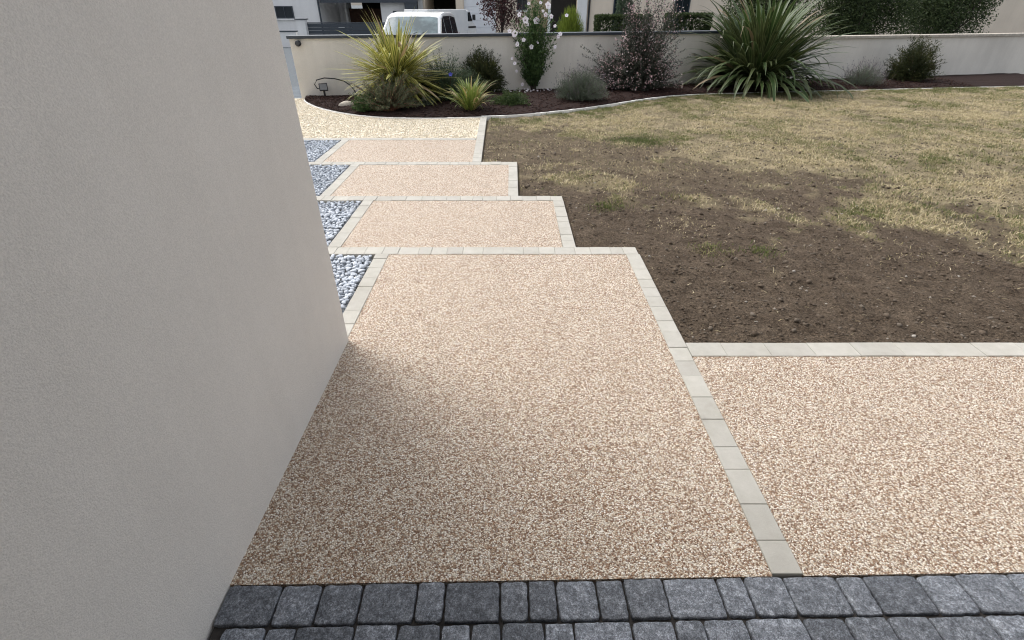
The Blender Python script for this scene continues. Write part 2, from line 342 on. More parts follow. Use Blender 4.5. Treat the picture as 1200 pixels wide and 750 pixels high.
# dark tumbled cobbles in courses, joint sand between
cp = thing('cobble_paving', 'dark grey tumbled cobbles laid in straight courses at the near end of the path', None, (0, .909, 0), math.atan(.0165), kind='structure')
b = MB(); b.quad((-.95, -2.0, -.013), (6.5, -2.0, -.013), (6.5, -.004, -.013), (-.95, -.004, -.013)); b.build('joint_sand', M['joint'], cp)
def cobble_mesh(L, W, seed):
    rg = random.Random(seed); n = 36; rc = rg.uniform(.006, .015); out = []
    hx, hy = L / 2 - .0022, W / 2 - .002
    for k in range(n):
        a = 2 * math.pi * (k + .5) / n
        x, y = math.cos(a), math.sin(a); s = min(hx / max(abs(x), 1e-6), hy / max(abs(y), 1e-6)); x *= s; y *= s
        ax, ay = abs(x), abs(y)
        if ax > hx - rc and ay > hy - rc:
            dx, dy = ax - (hx - rc), ay - (hy - rc); dl = math.hypot(dx, dy)
            if dl > 1e-6 : ax, ay = hx - rc + dx / dl * rc, hy - rc + dy / dl * rc
        ax += rg.uniform(-.0022, .0008); ay += rg.uniform(-.0022, .0008)
        out.append((math.copysign(ax, x), math.copysign(ay, y)))
    rings = [(1.0, -.075, 0), (1.0, -.009, 0), (.0010, -.0022, 1), (.0026, -.0006, 1), (.006, .0, 1), (.020, .0004, 1)]
    V = []; F = []
    for r_, z, inset in rings:
        for x, y in out:
            f = 1 - r_ / math.hypot(x, y) if inset else r_
            V.append((x * f, y * f, z + (rg.uniform(-.001, .0008) if inset else 0)))
    for i in range(len(rings) - 1):
        for k in range(n):
            j = (k + 1) % n; F.append((i * n + k, i * n + j, (i + 1) * n + j, (i + 1) * n + k))
    V.append((0, 0, .0008)); c = len(V) - 1; o = (len(rings) - 1) * n
    F += [(o + k, o + (k + 1) % n, c) for k in range(n)]
    b = MB(); b.add(V, F); return b.mesh('cobble', True)
CW = (.094, .136, .183); cob = {wd: [cobble_mesh(wd, .131, i * 7 + int(wd * 1000)) for i in range(5)] for wd in CW}
first = [.183, .136, .136, .183, .094, .183, .094, .094, .136, .094, .136, .183, .094, .136, .183, .094]
second = [.136, .094, .183, .136, .136, .094, .094, .136, .094, .183, .136, .094, .136, .183]
for row in range(9):
    x = (-.956, -.93, -.95)[row % 3] + (0.0 if row == 0 else .02); k = 0
    seq = first if row == 0 else second if row == 1 else []
    while x < (4.6 if row < 3 else 2.4):
        wd = seq[k] if k < len(seq) else random.choice(CW)
        o = link('cobble', random.choice(cob[wd]), M['cobble'], cp)
        o.location = (x + wd / 2, -.067 - row * .1345 + random.uniform(-.002, .002), .002 + random.uniform(-.003, .003))
        o.rotation_euler = (random.uniform(-.012, .012), random.uniform(-.012, .012), random.choice((0, math.pi)) + random.uniform(-.012, .012))
        x += wd; k += 1

# ------------------------------------------------------------------ beds of grey pebbles beside the slabs
def pebble_geo(seed, detail=2):
    rg = random.Random(seed); bm = bmesh.new(); bmesh.ops.create_icosphere(bm, subdivisions=detail, radius=1)
    ph = [rg.uniform(0, 6) for _ in range(6)]; sx, sy, sz = rg.uniform(.8, 1.15), rg.uniform(.62, .85), rg.uniform(.38, .60)
    for v in bm.verts:
        c = v.co; f = 1 + .10 * math.sin(2.3 * c.x + ph[0]) + .09 * math.sin(2.9 * c.y + ph[1]) + .08 * math.sin(3.1 * c.z + ph[2]) + .05 * math.sin(5 * c.x + 4 * c.y + ph[3])
        v.co = Vector((c.x * sx * f, c.y * sy * f, c.z * sz * f))
    me = bpy.data.meshes.new('pebble'); bm.to_mesh(me); bm.free(); me.polygons.foreach_set('use_smooth', [True] * len(me.polygons)); return me
peb = [pebble_geo(k) for k in range(9)]
def raw(me):
    V = np.empty(len(me.vertices) * 3, dtype=np.float32); me.vertices.foreach_get('co', V)
    T = np.array([p.vertices[:] for p in me.polygons]); return V.reshape(-1, 3), T
peb_lo = [raw(pebble_geo(40 + k, 1)) for k in range(6)]
def rotm(a, bb, c):
    return np.array((Matrix.Rotation(c, 3, 'Z') @ Matrix.Rotation(bb, 3, 'Y') @ Matrix.Rotation(a, 3, 'X')))
beds = [(2.345, 3.488, -1.076, 'grey pebble bed beside the long slab and the house wall'), (3.622, 4.737, -1.493, 'grey pebble bed beside the second path slab'),
        (4.872, 6.033, -1.973, 'grey pebble bed beside the third path slab'), (6.164, 7.33, -2.467, 'grey pebble bed beside the farthest path slab')]
budget = 300
for y0, y1, xr, lab in beds:
    b = MB(); b.quad((-4.2, y0, -.058), (xr + .01, y0, -.058), (xr + .01, y1, -.058), (-4.2, y1, -.058))
    bed = b.build('pebble_bed', M['mortar'], kind='structure', label=lab)
    pts = []
    yy = y0 + .022
    while yy < y1 - .008:
        xx = xr - .024
        while xx > -.41 * yy - 1.15:
            for lay in (0, 1):
                if lay == 1 and random.random() < .14: continue
                px, py = xx + random.uniform(-.016, .012 if xx < xr - .03 else 0), yy + random.uniform(-.013, .013)
                vis = (-.41 * py - .02) - px
                pts.append((lay, vis, px, py))
            xx -= .033
        yy += .028
    pts.sort(key=lambda p: (-p[0], p[1] > 0, p[3] if p[1] < 0 else p[1]))
    loose_v = []; loose_t = []; tint = []; nv = 0
    for lay, vis, px, py in pts:
        s = random.uniform(.0135, .0245) * (1.0 if lay else 1.15); z = -.034 + lay * .030 + random.uniform(-.006, .006)
        rot = (random.uniform(-.5, .5), random.uniform(-.5, .5), random.uniform(0, 6.3))
        if budget > 0 and lay == 1 and vis < 0:
            o = link('pebble', random.choice(peb), M['pebble'], bed); o.location = (px, py, z); o.rotation_euler = rot; o.scale = (s, s, s); budget -= 1
        else:
            V, T = random.choice(peb_lo); loose_v.append(V @ rotm(*rot).T * s + np.array((px, py, z))); loose_t.append(T + nv); nv += len(V); tint += [random.random()] * len(T)
    link('loose_pebbles', fast_mesh('loose_pebbles', np.concatenate(loose_v), np.concatenate(loose_t), tint, True), M['pebble_loose'], bed, 'stuff')

# ------------------------------------------------------------------ cream gravel strip
sheet('gravel_path', -6.5, -.53, 7.452, 11.15, -.014, M['gravel'], 'cream gravel strip between the path and the planting bed')
BC = [(-4.28, 11.02), (-4.2, 10.72), (-3.74, 10.05), (-3.10, 9.46), (-2.39, 9.08), (-1.47, 8.955), (-.6, 9.05), (.15, 9.22), (1.11, 9.715), (2.02, 10.36), (2.85, 11.0), (3.68, 11.43), (5.32, 11.79), (7.5, 12.1), (10, 12.5), (14, 13.0)]
def spline(P, per=12):
    out = []
    for i in range(len(P) - 1):
        p0, p1, p2, p3 = (np.array(P[max(0, min(len(P) - 1, i + k))]) for k in (-1, 0, 1, 2))
        for k in range(per):
            t = k / per; out.append(.5 * ((2 * p1) + (p2 - p0) * t + (2 * p0 - 5 * p1 + 4 * p2 - p3) * t * t + (3 * p1 - p0 - 3 * p2 + p3) * t ** 3))
    out.append(np.array(P[-1])); return np.array(out)
BCs = spline(BC)
def curve_y(x): return np.interp(x, BCs[:, 0], BCs[:, 1])
def stones(name, n, xy, z, smin, smax, m, kind_label, flat=.6, parent=None):
    base = np.array([(1, 0, 0), (-1, 0, 0), (0, 1, 0), (0, -1, 0), (0, 0, 1), (0, 0, -1)], dtype=np.float32)
    T0 = np.array([(0, 2, 4), (2, 1, 4), (1, 3, 4), (3, 0, 4), (2, 0, 5), (1, 2, 5), (3, 1, 5), (0, 3, 5)])
    V = base[None] * rng.uniform(.6, 1.2, (n, 6, 1)); a = rng.uniform(0, 6.28, n); s = rng.uniform(smin, smax, n)
    V = V + rng.uniform(-.25, .25, V.shape)
    V[:, :, 2] *= flat
    x = V[:, :, 0] * np.cos(a)[:, None] - V[:, :, 1] * np.sin(a)[:, None]; y = V[:, :, 0] * np.sin(a)[:, None] + V[:, :, 1] * np.cos(a)[:, None]
    W = np.stack([x, y, V[:, :, 2]], 2) * s[:, None, None]; W[:, :, 0] += xy[:, 0][:, None]; W[:, :, 1] += xy[:, 1][:, None]; W[:, :, 2] += (z if np.ndim(z) == 0 else z[:, None])
    T = (T0[None] + (np.arange(n) * 6)[:, None, None]).reshape(-1, 3)
    return link(name, fast_mesh(name, W.reshape(-1, 3), T, np.repeat(rng.random(n), 8)), m, parent, 'stuff', kind_label)
xy = np.stack([rng.uniform(-6.4, -.56, 36000), rng.uniform(7.47, 11.1, 36000)], 1)
xy = xy[(xy[:, 1] < np.where(xy[:, 0] < -4.25, 11.1, curve_y(xy[:, 0]) - .03)) & (xy[:, 0] < -.545 - (7.33 - xy[:, 1]) * -.004)]
stones('gravel', len(xy), xy, -.010, .006, .013, M['gravel_stone'], 'loose cream gravel stones')

# ------------------------------------------------------------------ bare soil and dry lawn right of the path
def soil_out(x, y):
    """how far outside the paths (metres, negative inside)"""
    edge = np.where(y < 2.30, 99., np.where(y < 3.62, 1.004, np.where(y < 4.87, .516, np.where(y < 6.162, .065, np.where(y < 9.2, -.40, -9.)))))
    return x - edge
def soil_z(x, y):
    z = -.030 + .020 * (fbm(x, y, 2.2, 3, 3) - .5) + .034 * (fbm(x, y, 9, 4, 11) - .5) + .026 * (fbm(x, y, 28, 3, 21) - .5)
    z = z + .035 * sstep(1.5, 5, x) * sstep(3, 7, y)
    return z
def straw_cover(x, y):
    n = fbm(x, y, .9, 4, 51) - .5; n2 = fbm(x, y, 3.2, 3, 61) - .5
    c = sstep(-.15, .65, (y - 6.1) * .34 + (x - 1.7) * .42 + n * 2.6 + n2 * 2.2)
    edge = sstep(.9, .2, np.abs(curve_y(x) - .25 - y)) * .8                    # grass along the white edging
    mid = .20 * sstep(4.6, 6.0, y) * (.4 + 1.2 * fbm(x, y, 2.5, 3, 71))
    return np.clip(np.maximum(np.maximum(c, edge * sstep(.4, 1.4, x + .9)), mid), 0, 1)
gx = np.arange(-.6, 13, .03); gy = np.arange(2.30, 13.4, .027); X, Y = np.meshgrid(gx, gy)
Z = np.where(soil_out(X, Y) < .01, -.065, soil_z(X, Y)); Z = np.where(Y > curve_y(X) - .02, -.065, Z); Z = np.where(Y < 2.302, -.03, Z)
nx, ny = len(gx), len(gy); idx = np.arange(nx * ny).reshape(ny, nx)
T = np.stack([idx[:-1, :-1], idx[:-1, 1:], idx[1:, 1:], idx[1:, :-1]], -1).reshape(-1, 4)
me = fast_mesh('soil', np.stack([X, Y, Z], -1).reshape(-1, 3), T, None, True)
a = me.attributes.new('cover', 'FLOAT', 'POINT'); a.data.foreach_set('value', straw_cover(X, Y).astype(np.float32).ravel())
link('soil', me, M['soil'], None, 'structure', 'dark bare soil turning into scorched lawn right of the path')
sheet('lawn_ground', 12.95, 16, 2.3, 14.5, -.02, M['soil'], 'scorched lawn further right')
N = 42000; xy = np.stack([rng.uniform(-.4, 8, N), 2.3 + rng.random(N) ** 1.5 * 7.5], 1)
cl = fbm(xy[:, 0], xy[:, 1], 2.5, 3, 5); keep = (soil_out(xy[:, 0], xy[:, 1]) > .025) & (xy[:, 1] < curve_y(xy[:, 0]) - .1) & (rng.random(N) < .25 + .9 * cl) & (xy[:, 1] > 2.33); xy = xy[keep]
stones('soil_clods', len(xy), xy, soil_z(xy[:, 0], xy[:, 1]) + .001, .003, .0125, M['clod'], 'crumbs and clods of dark soil', .75)
N = 800; xy = np.stack([rng.uniform(-.4, 6, N), 2.4 + rng.random(N) ** 1.3 * 5], 1); xy = xy[soil_out(xy[:, 0], xy[:, 1]) > .05]
stones('larger_soil_clods', len(xy), xy, soil_z(xy[:, 0], xy[:, 1]) + .002, .014, .028, M['clod'], 'larger lumps of dark soil', .75)

def blades(name, xy, z, h, wd, lean, tint, m, label):
    n = len(xy); a = rng.uniform(0, 6.28, n); l = lean; d = np.stack([np.cos(a), np.sin(a)], 1)
    s = np.stack([-np.sin(a + rng.uniform(-.9, .9, n)), np.cos(a)], 1)
    B = np.concatenate([xy, z[:, None]], 1)
    p0 = B.copy(); p0[:, :2] -= s * wd[:, None] / 2; p1 = B.copy(); p1[:, :2] += s * wd[:, None] / 2
    mid = B.copy(); mid[:, :2] += d * (h * l * .45)[:, None]; mid[:, 2] += h * .6
    tip = B.copy(); tip[:, :2] += d * (h * l * 1.15)[:, None]; tip[:, 2] += h * np.clip(1.1 - l * .5, .12, 1)
    m0 = mid.copy(); m0[:, :2] -= s * wd[:, None] * .4; m1 = mid.copy(); m1[:, :2] += s * wd[:, None] * .4
    V = np.stack([p0, p1, m0, m1, tip], 1).reshape(-1, 3); T0 = np.array([(0, 1, 3), (0, 3, 2), (2, 3, 4)])
    T = (T0[None] + (np.arange(n) * 5)[:, None, None]).reshape(-1, 3)
    return link(name, fast_mesh(name, V, T, np.repeat(tint, 3)), m, None, 'stuff', label)
N = 680000; xy = np.stack([rng.uniform(-.5, 13, N), rng.uniform(3.2, 13.2, N)], 1); x, y = xy.T
cv = straw_cover(x, y); clump = fbm(x, y, 7, 3, 81); keep = (soil_out(x, y) > .03) & (y < curve_y(x) - .02) & (rng.random(N) < cv ** 1.5 * np.clip((clump - .33) * 4.5, .03, 1) * np.clip((fbm(x, y, 2.4, 3, 101) - .28) * 4, .12, 1)); xy = xy[keep]; x, y = xy.T; n = len(x)
green = fbm(x, y, 1.3, 4, 91) + .8 * sstep(.9, .1, curve_y(x) - y) + .15 * rng.standard_normal(n) + .25 * np.exp(-((x - 1.85) ** 2 / .5 + (y - 7.4) ** 2 / .12))
tint = np.clip(np.where(green > .565, rng.uniform(.05, .42, n), rng.uniform(.40, 1, n)), 0, 1)
blades('grass', xy, soil_z(x, y) - .002, rng.uniform(.018, .05, n), rng.uniform(.003, .006, n), rng.uniform(.4, 1.8, n), tint, M['grass'], 'short scorched straw coloured lawn grass with greener patches')
tufts = [(.93, 4.62, .17, 260, .1), (1.55, 4.15, .30, 150, .7), (2.03, 3.6, .12, 150, .1), (1.62, 3.62, .18, 200, .2), (2.55, 4.6, .40, 180, .7), (1.02, 4.75, .16, 160, .2), (.75, 5.6, .25, 260, .3), (1.8, 7.4, .45, 1500, .02), (1.95, 7.3, .3, 500, .05), (1.2, 5.3, .3, 250, .35), (3.2, 3.5, .5, 120, .5), (3.9, 4.6, .35, 300, .15), (1.75, 4.9, .2, 160, .25)]
xs, ts, hh = [], [], []
for cx, cy, r_, k, t in tufts:
    xs.append(np.array([cx, cy]) + rng.standard_normal((k, 2)) * r_ * np.array([.55, .42])); ts.append(np.clip(t + rng.uniform(-.12, .28, k), 0, 1)); hh.append(rng.uniform(.012, .055 if t < .5 else .026, k))
xy = np.concatenate(xs); ts = np.concatenate(ts); hh = np.concatenate(hh); ok = soil_out(xy[:, 0], xy[:, 1]) > .03; xy, ts, hh = xy[ok], ts[ok], hh[ok]
blades('grass_tufts', xy, soil_z(xy[:, 0], xy[:, 1]) - .002, hh, rng.uniform(.003, .006, len(xy)), rng.uniform(.3, 1.4, len(xy)), ts, M['grass'], 'scattered tufts of weeds and straw on the bare soil')
N = 12000; xy = np.stack([rng.uniform(-.4, 7, N), rng.uniform(2.4, 9, N)], 1); x, y = xy.T
ok = (soil_out(x, y) > .03) & (y < curve_y(x) - .05) & (rng.random(N) < .12 + .5 * sstep(3.5, 6.5, y)); xy = xy[ok]; n = len(xy)
blades('dead_straw', xy, soil_z(xy[:, 0], xy[:, 1]) + .003, rng.uniform(.006, .016, n), rng.uniform(.002, .0045, n), rng.uniform(1.5, 4, n), rng.uniform(.5, 1, n), M['grass'], 'loose dead straw lying on the soil')

# ------------------------------------------------------------------ planting bed
nS = len(BCs); nT = 26; V = []; tt = np.linspace(0, 1, nT)
for bx, by in BCs:
    wy = wally(bx) - .02
    for t in tt: V.append((bx, by + (wy - by) * t, 0))
V = np.array(V); V[:, 2] = .012 + .05 * np.tile(np.sin(tt * math.pi) ** .6, nS) + .04 * (fbm(V[:, 0], V[:, 1], 8, 3, 7) - .5)
idx = np.arange(nS * nT).reshape(nS, nT); T = np.stack([idx[:-1, :-1], idx[1:, :-1], idx[1:, 1:], idx[:-1, 1:]], -1).reshape(-1, 4)
link('planting_bed', fast_mesh('planting_bed', V, T, None, True), M['mulch'], None, 'structure', 'curved planting bed of dark bark mulch along the garden wall')
N = 15000; x = rng.uniform(-4.2, 11, N); lo = curve_y(x) + .03; y = lo + (wally(x) - .06 - lo) * rng.random(N) ** 1.3
def bed_z(x, y):
    t = np.clip((y - curve_y(x)) / (wally(x) - curve_y(x)), 0, 1); return .012 + .05 * np.sin(t * math.pi) ** .6
stones('bark_chips', N, np.stack([x, y], 1), bed_z(x, y) + .004, .010, .026, M['chip'], 'dark bark mulch chips', .35)
b = MB(); half = .021
for i in range(len(BCs) - 1):
    p, q_ = BCs[i], BCs[i + 1]; d = q_ - p; nn = np.array([-d[1], d[0]]) / np.hypot(*d) * half
    pr = BCs[max(i - 1, 0)]; d0 = q_ - pr; n0 = np.array([-d0[1], d0[0]]) / np.hypot(*d0) * half
    nx_ = BCs[min(i + 2, len(BCs) - 1)]; d1 = nx_ - p; n1 = np.array([-d1[1], d1[0]]) / np.hypot(*d1) * half
    A, B_, C_, D_ = p - n0, q_ - n1, q_ + n1, p + n0; z1 = .004 if p[0] < -.55 else .014
    b.add([(*A, -.1), (*B_, -.1), (*C_, -.1), (*D_, -.1), (*A, z1), (*B_, z1), (*C_, z1), (*D_, z1)], [(4, 5, 6, 7), (0, 1, 5, 4), (2, 3, 7, 6)])
b.build('bed_edging', M['edging'], kind='structure', label='thin white concrete edging strip curving round the planting bed')

# ------------------------------------------------------------------ house we stand in front of: wing wall on the left, facade behind
hs_ = thing('house', 'greige rendered house wing whose blank wall fills the left edge', 'house')
b = MB(); b.box(-5.2, -.956, -5.0, 2.33, -.12, 5.6); b.build('wall', M['house_render'], hs_, bevel=.008)
b = MB(); b.box(-.956, 7.0, -1.75, -1.5, -.1, 5.6); b.build('facade_wall', M['house_render'], hs_)
b = MB(); b.box(-5.4, 7.2, -5.2, -1.2, 5.602, 5.8); b.box(-5.4, -.756, -1.198, 2.53, 5.602, 5.8); b.build('roof', M['roof'], hs_)
b = MB(); b.box(-.954, 2.6, -1.498, .25, 2.72, 2.9); b.build('added_shade_canopy', M['house_render'], hs_)  # unseen canopy, added to darken the near end of the path
b = MB(); b.box(-.1, .85, -1.498, -1.44, -.02, 2.15); dr = b.build('door', M['anthracite'], hs_); b = MB(); b.tube([(.75, -1.40, .9), (.75, -1.40, 1.3)], .014); b.build('handle', M['rim'], dr)

# ------------------------------------------------------------------ garden wall with dark coping
ang = math.atan2(WD.y, WD.x); L = (WB - WA).length + .05
gw = thing('garden_wall', 'low pale rendered garden wall with thin anthracite coping behind the planting bed', 'wall', tuple(WA), ang)
b = MB(); b.box(0, L, 0, .20, -.5, 1.075); b.build('wall_body', M['wall_render'], gw)
s = -.04; cl_ = []
while s < L + .03:
    e = min(s + 2.0, L + .04); b = MB(); b.chbox(s + .001, e - .001, -.045, .245, 1.077, 1.13, .006); b.build('coping', M['anthracite'], gw); s = e
gl = thing('garden_wall', 'lower end of the garden wall with pale stone coping behind the green strap leaved clump', 'wall', tuple(WA + WD * (L + .05)), ang)
b = MB(); b.box(0, 10, .012, .2, -.5, .93); b.build('wall_body', M['wall_render'], gl)
for k in range(10):
    b = MB(); b.chbox(k + .002, k + .998, -.04, .25, .932, .99, .008); b.build('coping', M['rock'], gl)
# round lamp near the left end of the wall, floodlight in the bed, pale rock
p = WA + WD * .16 + WN * .0
lp = thing('wall_lamp', 'small round black lamp fixed at the left end of the garden wall', 'lamp', (p.x, p.y, 1.0), ang)
b = MB(); b.lathe([(.045, 0), (.055, .02), (.055, .10), (.04, .115)], 18, axis='y'); b.build('lamp_housing', M['black_plastic'], lp, True)
b = MB(); b.lathe([(.036, .116), (.03, .121)], 16, axis='y'); b.build('lens', M['glass_dark'], lp)
sp_ = thing('floodlight', 'black garden floodlight with looping cable standing in the mulch', 'floodlight', (-3.88, 11.0, .02), R(20))
b = MB(); b.box(-.085, .085, -.05, .03, .13, .27); b.build('lamp_body', M['black_plastic'], sp_, bevel=.012).rotation_euler = (R(-14), 0, 0)
b = MB(); b.quad((-.07, -.0525, .145), (.07, -.0525, .145), (.07, -.0525, .255), (-.07, -.0525, .255)); b.build('lens', M['lens'], sp_).rotation_euler = (R(-14), 0, 0)
b = MB(); b.box(-.02, .02, -.02, .02, .0, .14); b.box(-.06, .06, -.05, .05, -.03, .02); b.build('stake', M['black_plastic'], sp_)
b = MB(); b.tube([(-.02, .03, .15), (-.12, .02, .18), (-.16, 0, .26), (-.10, -.01, .34), (.05, 0, .37), (.25, 0, .35), (.42, 0, .30), (.55, .05, .20), (.65, .1, .02)], .011, 8); b.build('cable', M['black_plastic'], sp_, True)
rk = raw(pebble_geo(91, 3)); V = rk[0] * np.array((.15, .11, .11)); V[:, 2] = np.maximum(V[:, 2], -.04)
link('rock', fast_mesh('rock', V, rk[1], None, True), M['rock'], None, None, 'pale boulder lying in the mulch beside the yellow striped clump', 'rock', loc=(-3.13, 9.93, .05))

# ------------------------------------------------------------------ strap leaved clumps (every leaf an object)
def strap_leaf(L, wd, e0, droop, seg=9, fold=.25, wtip=0.0, kink=None):
    """arching leaf growing from the origin in the x-z plane; e0 start elevation, droop total bend; u runs across"""
    V = []; UV = []; F = []; x = z = 0.0; e = e0
    for i in range(seg + 1):
        t = i / seg; ww = wd * (.55 + .45 * min(1, t * 3)) * (1 - t ** 3.2) if i < seg else .0006
        dx, dz = math.cos(e), math.sin(e); nxv, nzv = -dz, dx
        for s_, u in ((-1, 0), (-.4, .3), (.4, .7), (1, 1)):
            f = fold * ww * abs(s_) * .5
            V.append((x + nxv * f, s_ * ww / 2, z + nzv * f)); UV.append(u)
        ds = L / seg; x += dx * ds; z += dz * ds; e -= droop * (t ** 1.3) * 2.1 / seg
        if kink and abs(t - kink) < .5 / seg: e -= 1.5
    for i in range(seg):
        for k in range(3): F.append((i * 4 + k, i * 4 + k + 1, i * 4 + 5 + k, i * 4 + 4 + k))
    me = bpy.data.meshes.new('leaf'); me.from_pydata(V, [], F); uv = me.uv_layers.new(name='UVMap')
    for lp_ in me.loops: uv.data[lp_.index].uv = (UV[lp_.vertex_index], 0)
    me.polygons.foreach_set('use_smooth', [True] * len(me.polygons)); return me
def clump(name, label, cat, loc, m, n, Lr, wr, er, dr, base_r, seed, wither=.04, kinks=.1, power=1.0, az=None, lift=.04, inner=0):
    rg = random.Random(seed); root = thing(name, label, cat, loc); var = []
    for k in range(22):
        t = (k + .5) / 22; e = R(er[0] + (er[1] - er[0]) * t ** power)
        var.append((e, strap_leaf(rg.uniform(*Lr), rg.uniform(*wr), e, R(rg.uniform(*dr)) * (1.15 - .5 * math.sin(e)), kink=rg.uniform(.5, .8) if rg.random() < kinks else None)))
    for i in range(n):
        e, me = var[rg.randrange(22)]; a = rg.uniform(0, 2 * math.pi) if az is None else az(rg); o = link('leaf', me, m, root); s = rg.uniform(.78, 1.08)
        r_ = base_r * (1 - math.sin(e) * .6) * rg.random() ** .5
        o.location = (math.cos(a) * r_, math.sin(a) * r_, rg.uniform(-.02, lift)); o.rotation_euler = (rg.uniform(-.22, .22), rg.uniform(-.08, .08), a); o.scale = (s, s, s)
    if inner:
        Vs, Fs, UVs, nv = [], [], [], 0
        for i in range(inner):
            e, me = var[rg.randrange(22)]; a = rg.uniform(0, 6.28); s = rg.uniform(.6, .95); k = len(me.vertices); V = np.empty(k * 3, dtype=np.float32); me.vertices.foreach_get('co', V); V = V.reshape(-1, 3) * s
            mt = np.array(Matrix.Rotation(a, 3, 'Z') @ Matrix.Rotation(rg.uniform(-.25, .25), 3, 'X')); V = V @ mt.T; r_ = base_r * rg.random() ** .5; V += np.array((math.cos(a) * r_, math.sin(a) * r_, rg.uniform(-.05, lift)))
            F = np.array([p_.vertices[:] for p_ in me.polygons]); Vs.append(V); Fs.append(F + nv); nv += k; UVs.append(np.array([d_.uv[0] for d_ in me.uv_layers[0].data]))
        me = fast_mesh('inner_leaves', np.concatenate(Vs), np.concatenate(Fs), None, True); uv = me.uv_layers.new(name='UVMap'); u_ = np.concatenate(UVs); uv.data.foreach_set('uv', np.stack([u_, u_ * 0], 1).astype(np.float32).ravel())
        link('inner_leaves', me, m, root, 'stuff')
    return root
yf = clump('flax_clump', 'large yellow striped spiky strap leaved clump left of centre in the bed', 'plant', (-2.2, 10.35, .36), M['flax_yellow'], 298, (.74, 1.20), (.050, .070), (-40, 85), (4, 30), .16, 3, kinks=.10, power=1.3, lift=.26, inner=430)
b = MB(); b.lathe([(.13, -.36), (.16, -.1), (.14, .15), (.06, .3)], 10); b.build('stem', M['trunk'], yf, True)
gf = clump('flax_clump', 'huge dark green strap leaved clump in front of the right end of the garden wall', 'plant', (5.62, 12.45, .12), M['flax_green'], 300, (1.35, 2.15), (.088, .130), (0, 80), (60, 135), .42, 5, kinks=.08, power=.95, lift=.2, inner=330)
dl = clump('daylily', 'bright green arching daylily clump with some withered leaves at the bed edge', 'plant', (-.76, 9.55, .03), M['lily'], 190, (.40, .72), (.024, .036), (40, 88), (90, 190), .2, 8, kinks=.05)

# ------------------------------------------------------------------ leafy shrubs
def tri_leaves(P, D, L, W, rg_):
    n = len(P); D = D / np.linalg.norm(D, axis=1, keepdims=True); u = rg_.standard_normal((n, 3)); S = np.cross(D, u); S /= np.linalg.norm(S, axis=1, keepdims=True) + 1e-9; Nn = np.cross(S, D)
    mid = P + D * (L * .45)[:, None] + Nn * (W * .25)[:, None]
    V = np.stack([P, mid - S * (W / 2)[:, None], P + D * L[:, None], mid + S * (W / 2)[:, None]], 1).reshape(-1, 3)
    T = (np.array([(0, 3, 2), (0, 2, 1)])[None] + (np.arange(n) * 4)[:, None, None]).reshape(-1, 3); return V, T
def shrub(name, label, cat, loc, mat_, stem_mat, targets, per, ll, lw, t0=.35, base_r=.1, up=.5, mixv=(1.0, .8, .3), seed=1, clumpy=.35, stems=60, stem_r=.006, bow=.3, foliage='foliage', group=None, extra=None, rz=0):
    """twigs bow from the base out to the target points and carry small leaves along their outer part"""
    rg = np.random.default_rng(seed); root = thing(name, label, cat, loc, rz, group); Tg = np.asarray(targets(rg)); n = len(Tg)
    a = rg.uniform(0, 6.28, n); r_ = base_r * rg.random(n) ** .5; B = np.stack([np.cos(a) * r_, np.sin(a) * r_, np.zeros(n)], 1)
    Cc = B + (Tg - B) * .4; Cc[:, 2] += bow * np.linalg.norm(Tg - B, axis=1) * up; Cc[:, :2] += rg.standard_normal((n, 2)) * .03
    t = t0 + (1 - t0) * rg.random((n, per)); t3 = t[:, :, None]
    P = (1 - t3) ** 2 * B[:, None] + 2 * t3 * (1 - t3) * Cc[:, None] + t3 ** 2 * Tg[:, None]; Tn = 2 * (1 - t3) * (Cc - B)[:, None] + 2 * t3 * (Tg - Cc)[:, None]
    Tn /= np.linalg.norm(Tn, axis=2, keepdims=True) + 1e-9
    D = Tn * mixv[0] + rg.standard_normal(P.shape) * mixv[1]; D[:, :, 2] += mixv[2]
    P = P.reshape(-1, 3); D = D.reshape(-1, 3); P = P + rg.standard_normal(P.shape) * ll[1] * .25; k = len(P)
    V, T = tri_leaves(P, D, rg.uniform(*ll, k), rg.uniform(*lw, k), rg)
    cn = fbm(P[:, 0] * 1 + P[:, 2] * .7 + 9, P[:, 1] + P[:, 2] * .9 + 9, 9, 2, seed); tint = np.clip(.5 + (cn - .5) * 2 * clumpy + rg.standard_normal(k) * .2, 0, 1)
    link(foliage, fast_mesh(foliage, V, T, np.repeat(tint, 2)), mat_, root, 'stuff')
    b = MB(); sel = rg.choice(n, min(stems, n), replace=False)
    for i in sel:
        pts = [(1 - q_) ** 2 * B[i] + 2 * q_ * (1 - q_) * Cc[i] + q_ * q_ * Tg[i] for q_ in (0, .25, .5, .75, .97)]
        b.tube(pts, [stem_r, stem_r * .85, stem_r * .7, stem_r * .5, stem_r * .25], 4, False)
    b.build('stem', stem_mat, root, True)
    if extra: extra(root, rg, B, Cc, Tg)
    return root
def dome(n, rx, ry, h, z0=.05, lo=.55, rag=.1):
    def f(rg):
        d = rg.standard_normal((n, 3)); d[:, 2] = np.abs(d[:, 2]); d /= np.linalg.norm(d, axis=1, keepdims=True)
        r_ = lo + (1 - lo) * rg.random(n) ** .5; r_ = r_ * (1 + rag * rg.standard_normal(n))
        return np.stack([d[:, 0] * rx * r_, d[:, 1] * ry * r_, z0 + d[:, 2] * h * r_], 1)
    return f
M['rosemary'] = leaf_mat('olive_grey_needles', [(0, (.05, .065, .034)), (.5, (.11, .13, .075)), (1, (.19, .20, .125))])
M['dark_leaf'] = leaf_mat('dark_green_needles', [(0, (.026, .048, .026)), (.6, (.072, .112, .062)), (1, (.135, .18, .105))])
M['conifer'] = leaf_mat('dark_olive_leaves', [(0, (.018, .028, .010)), (.6, (.052, .062, .022)), (1, (.11, .115, .042))])
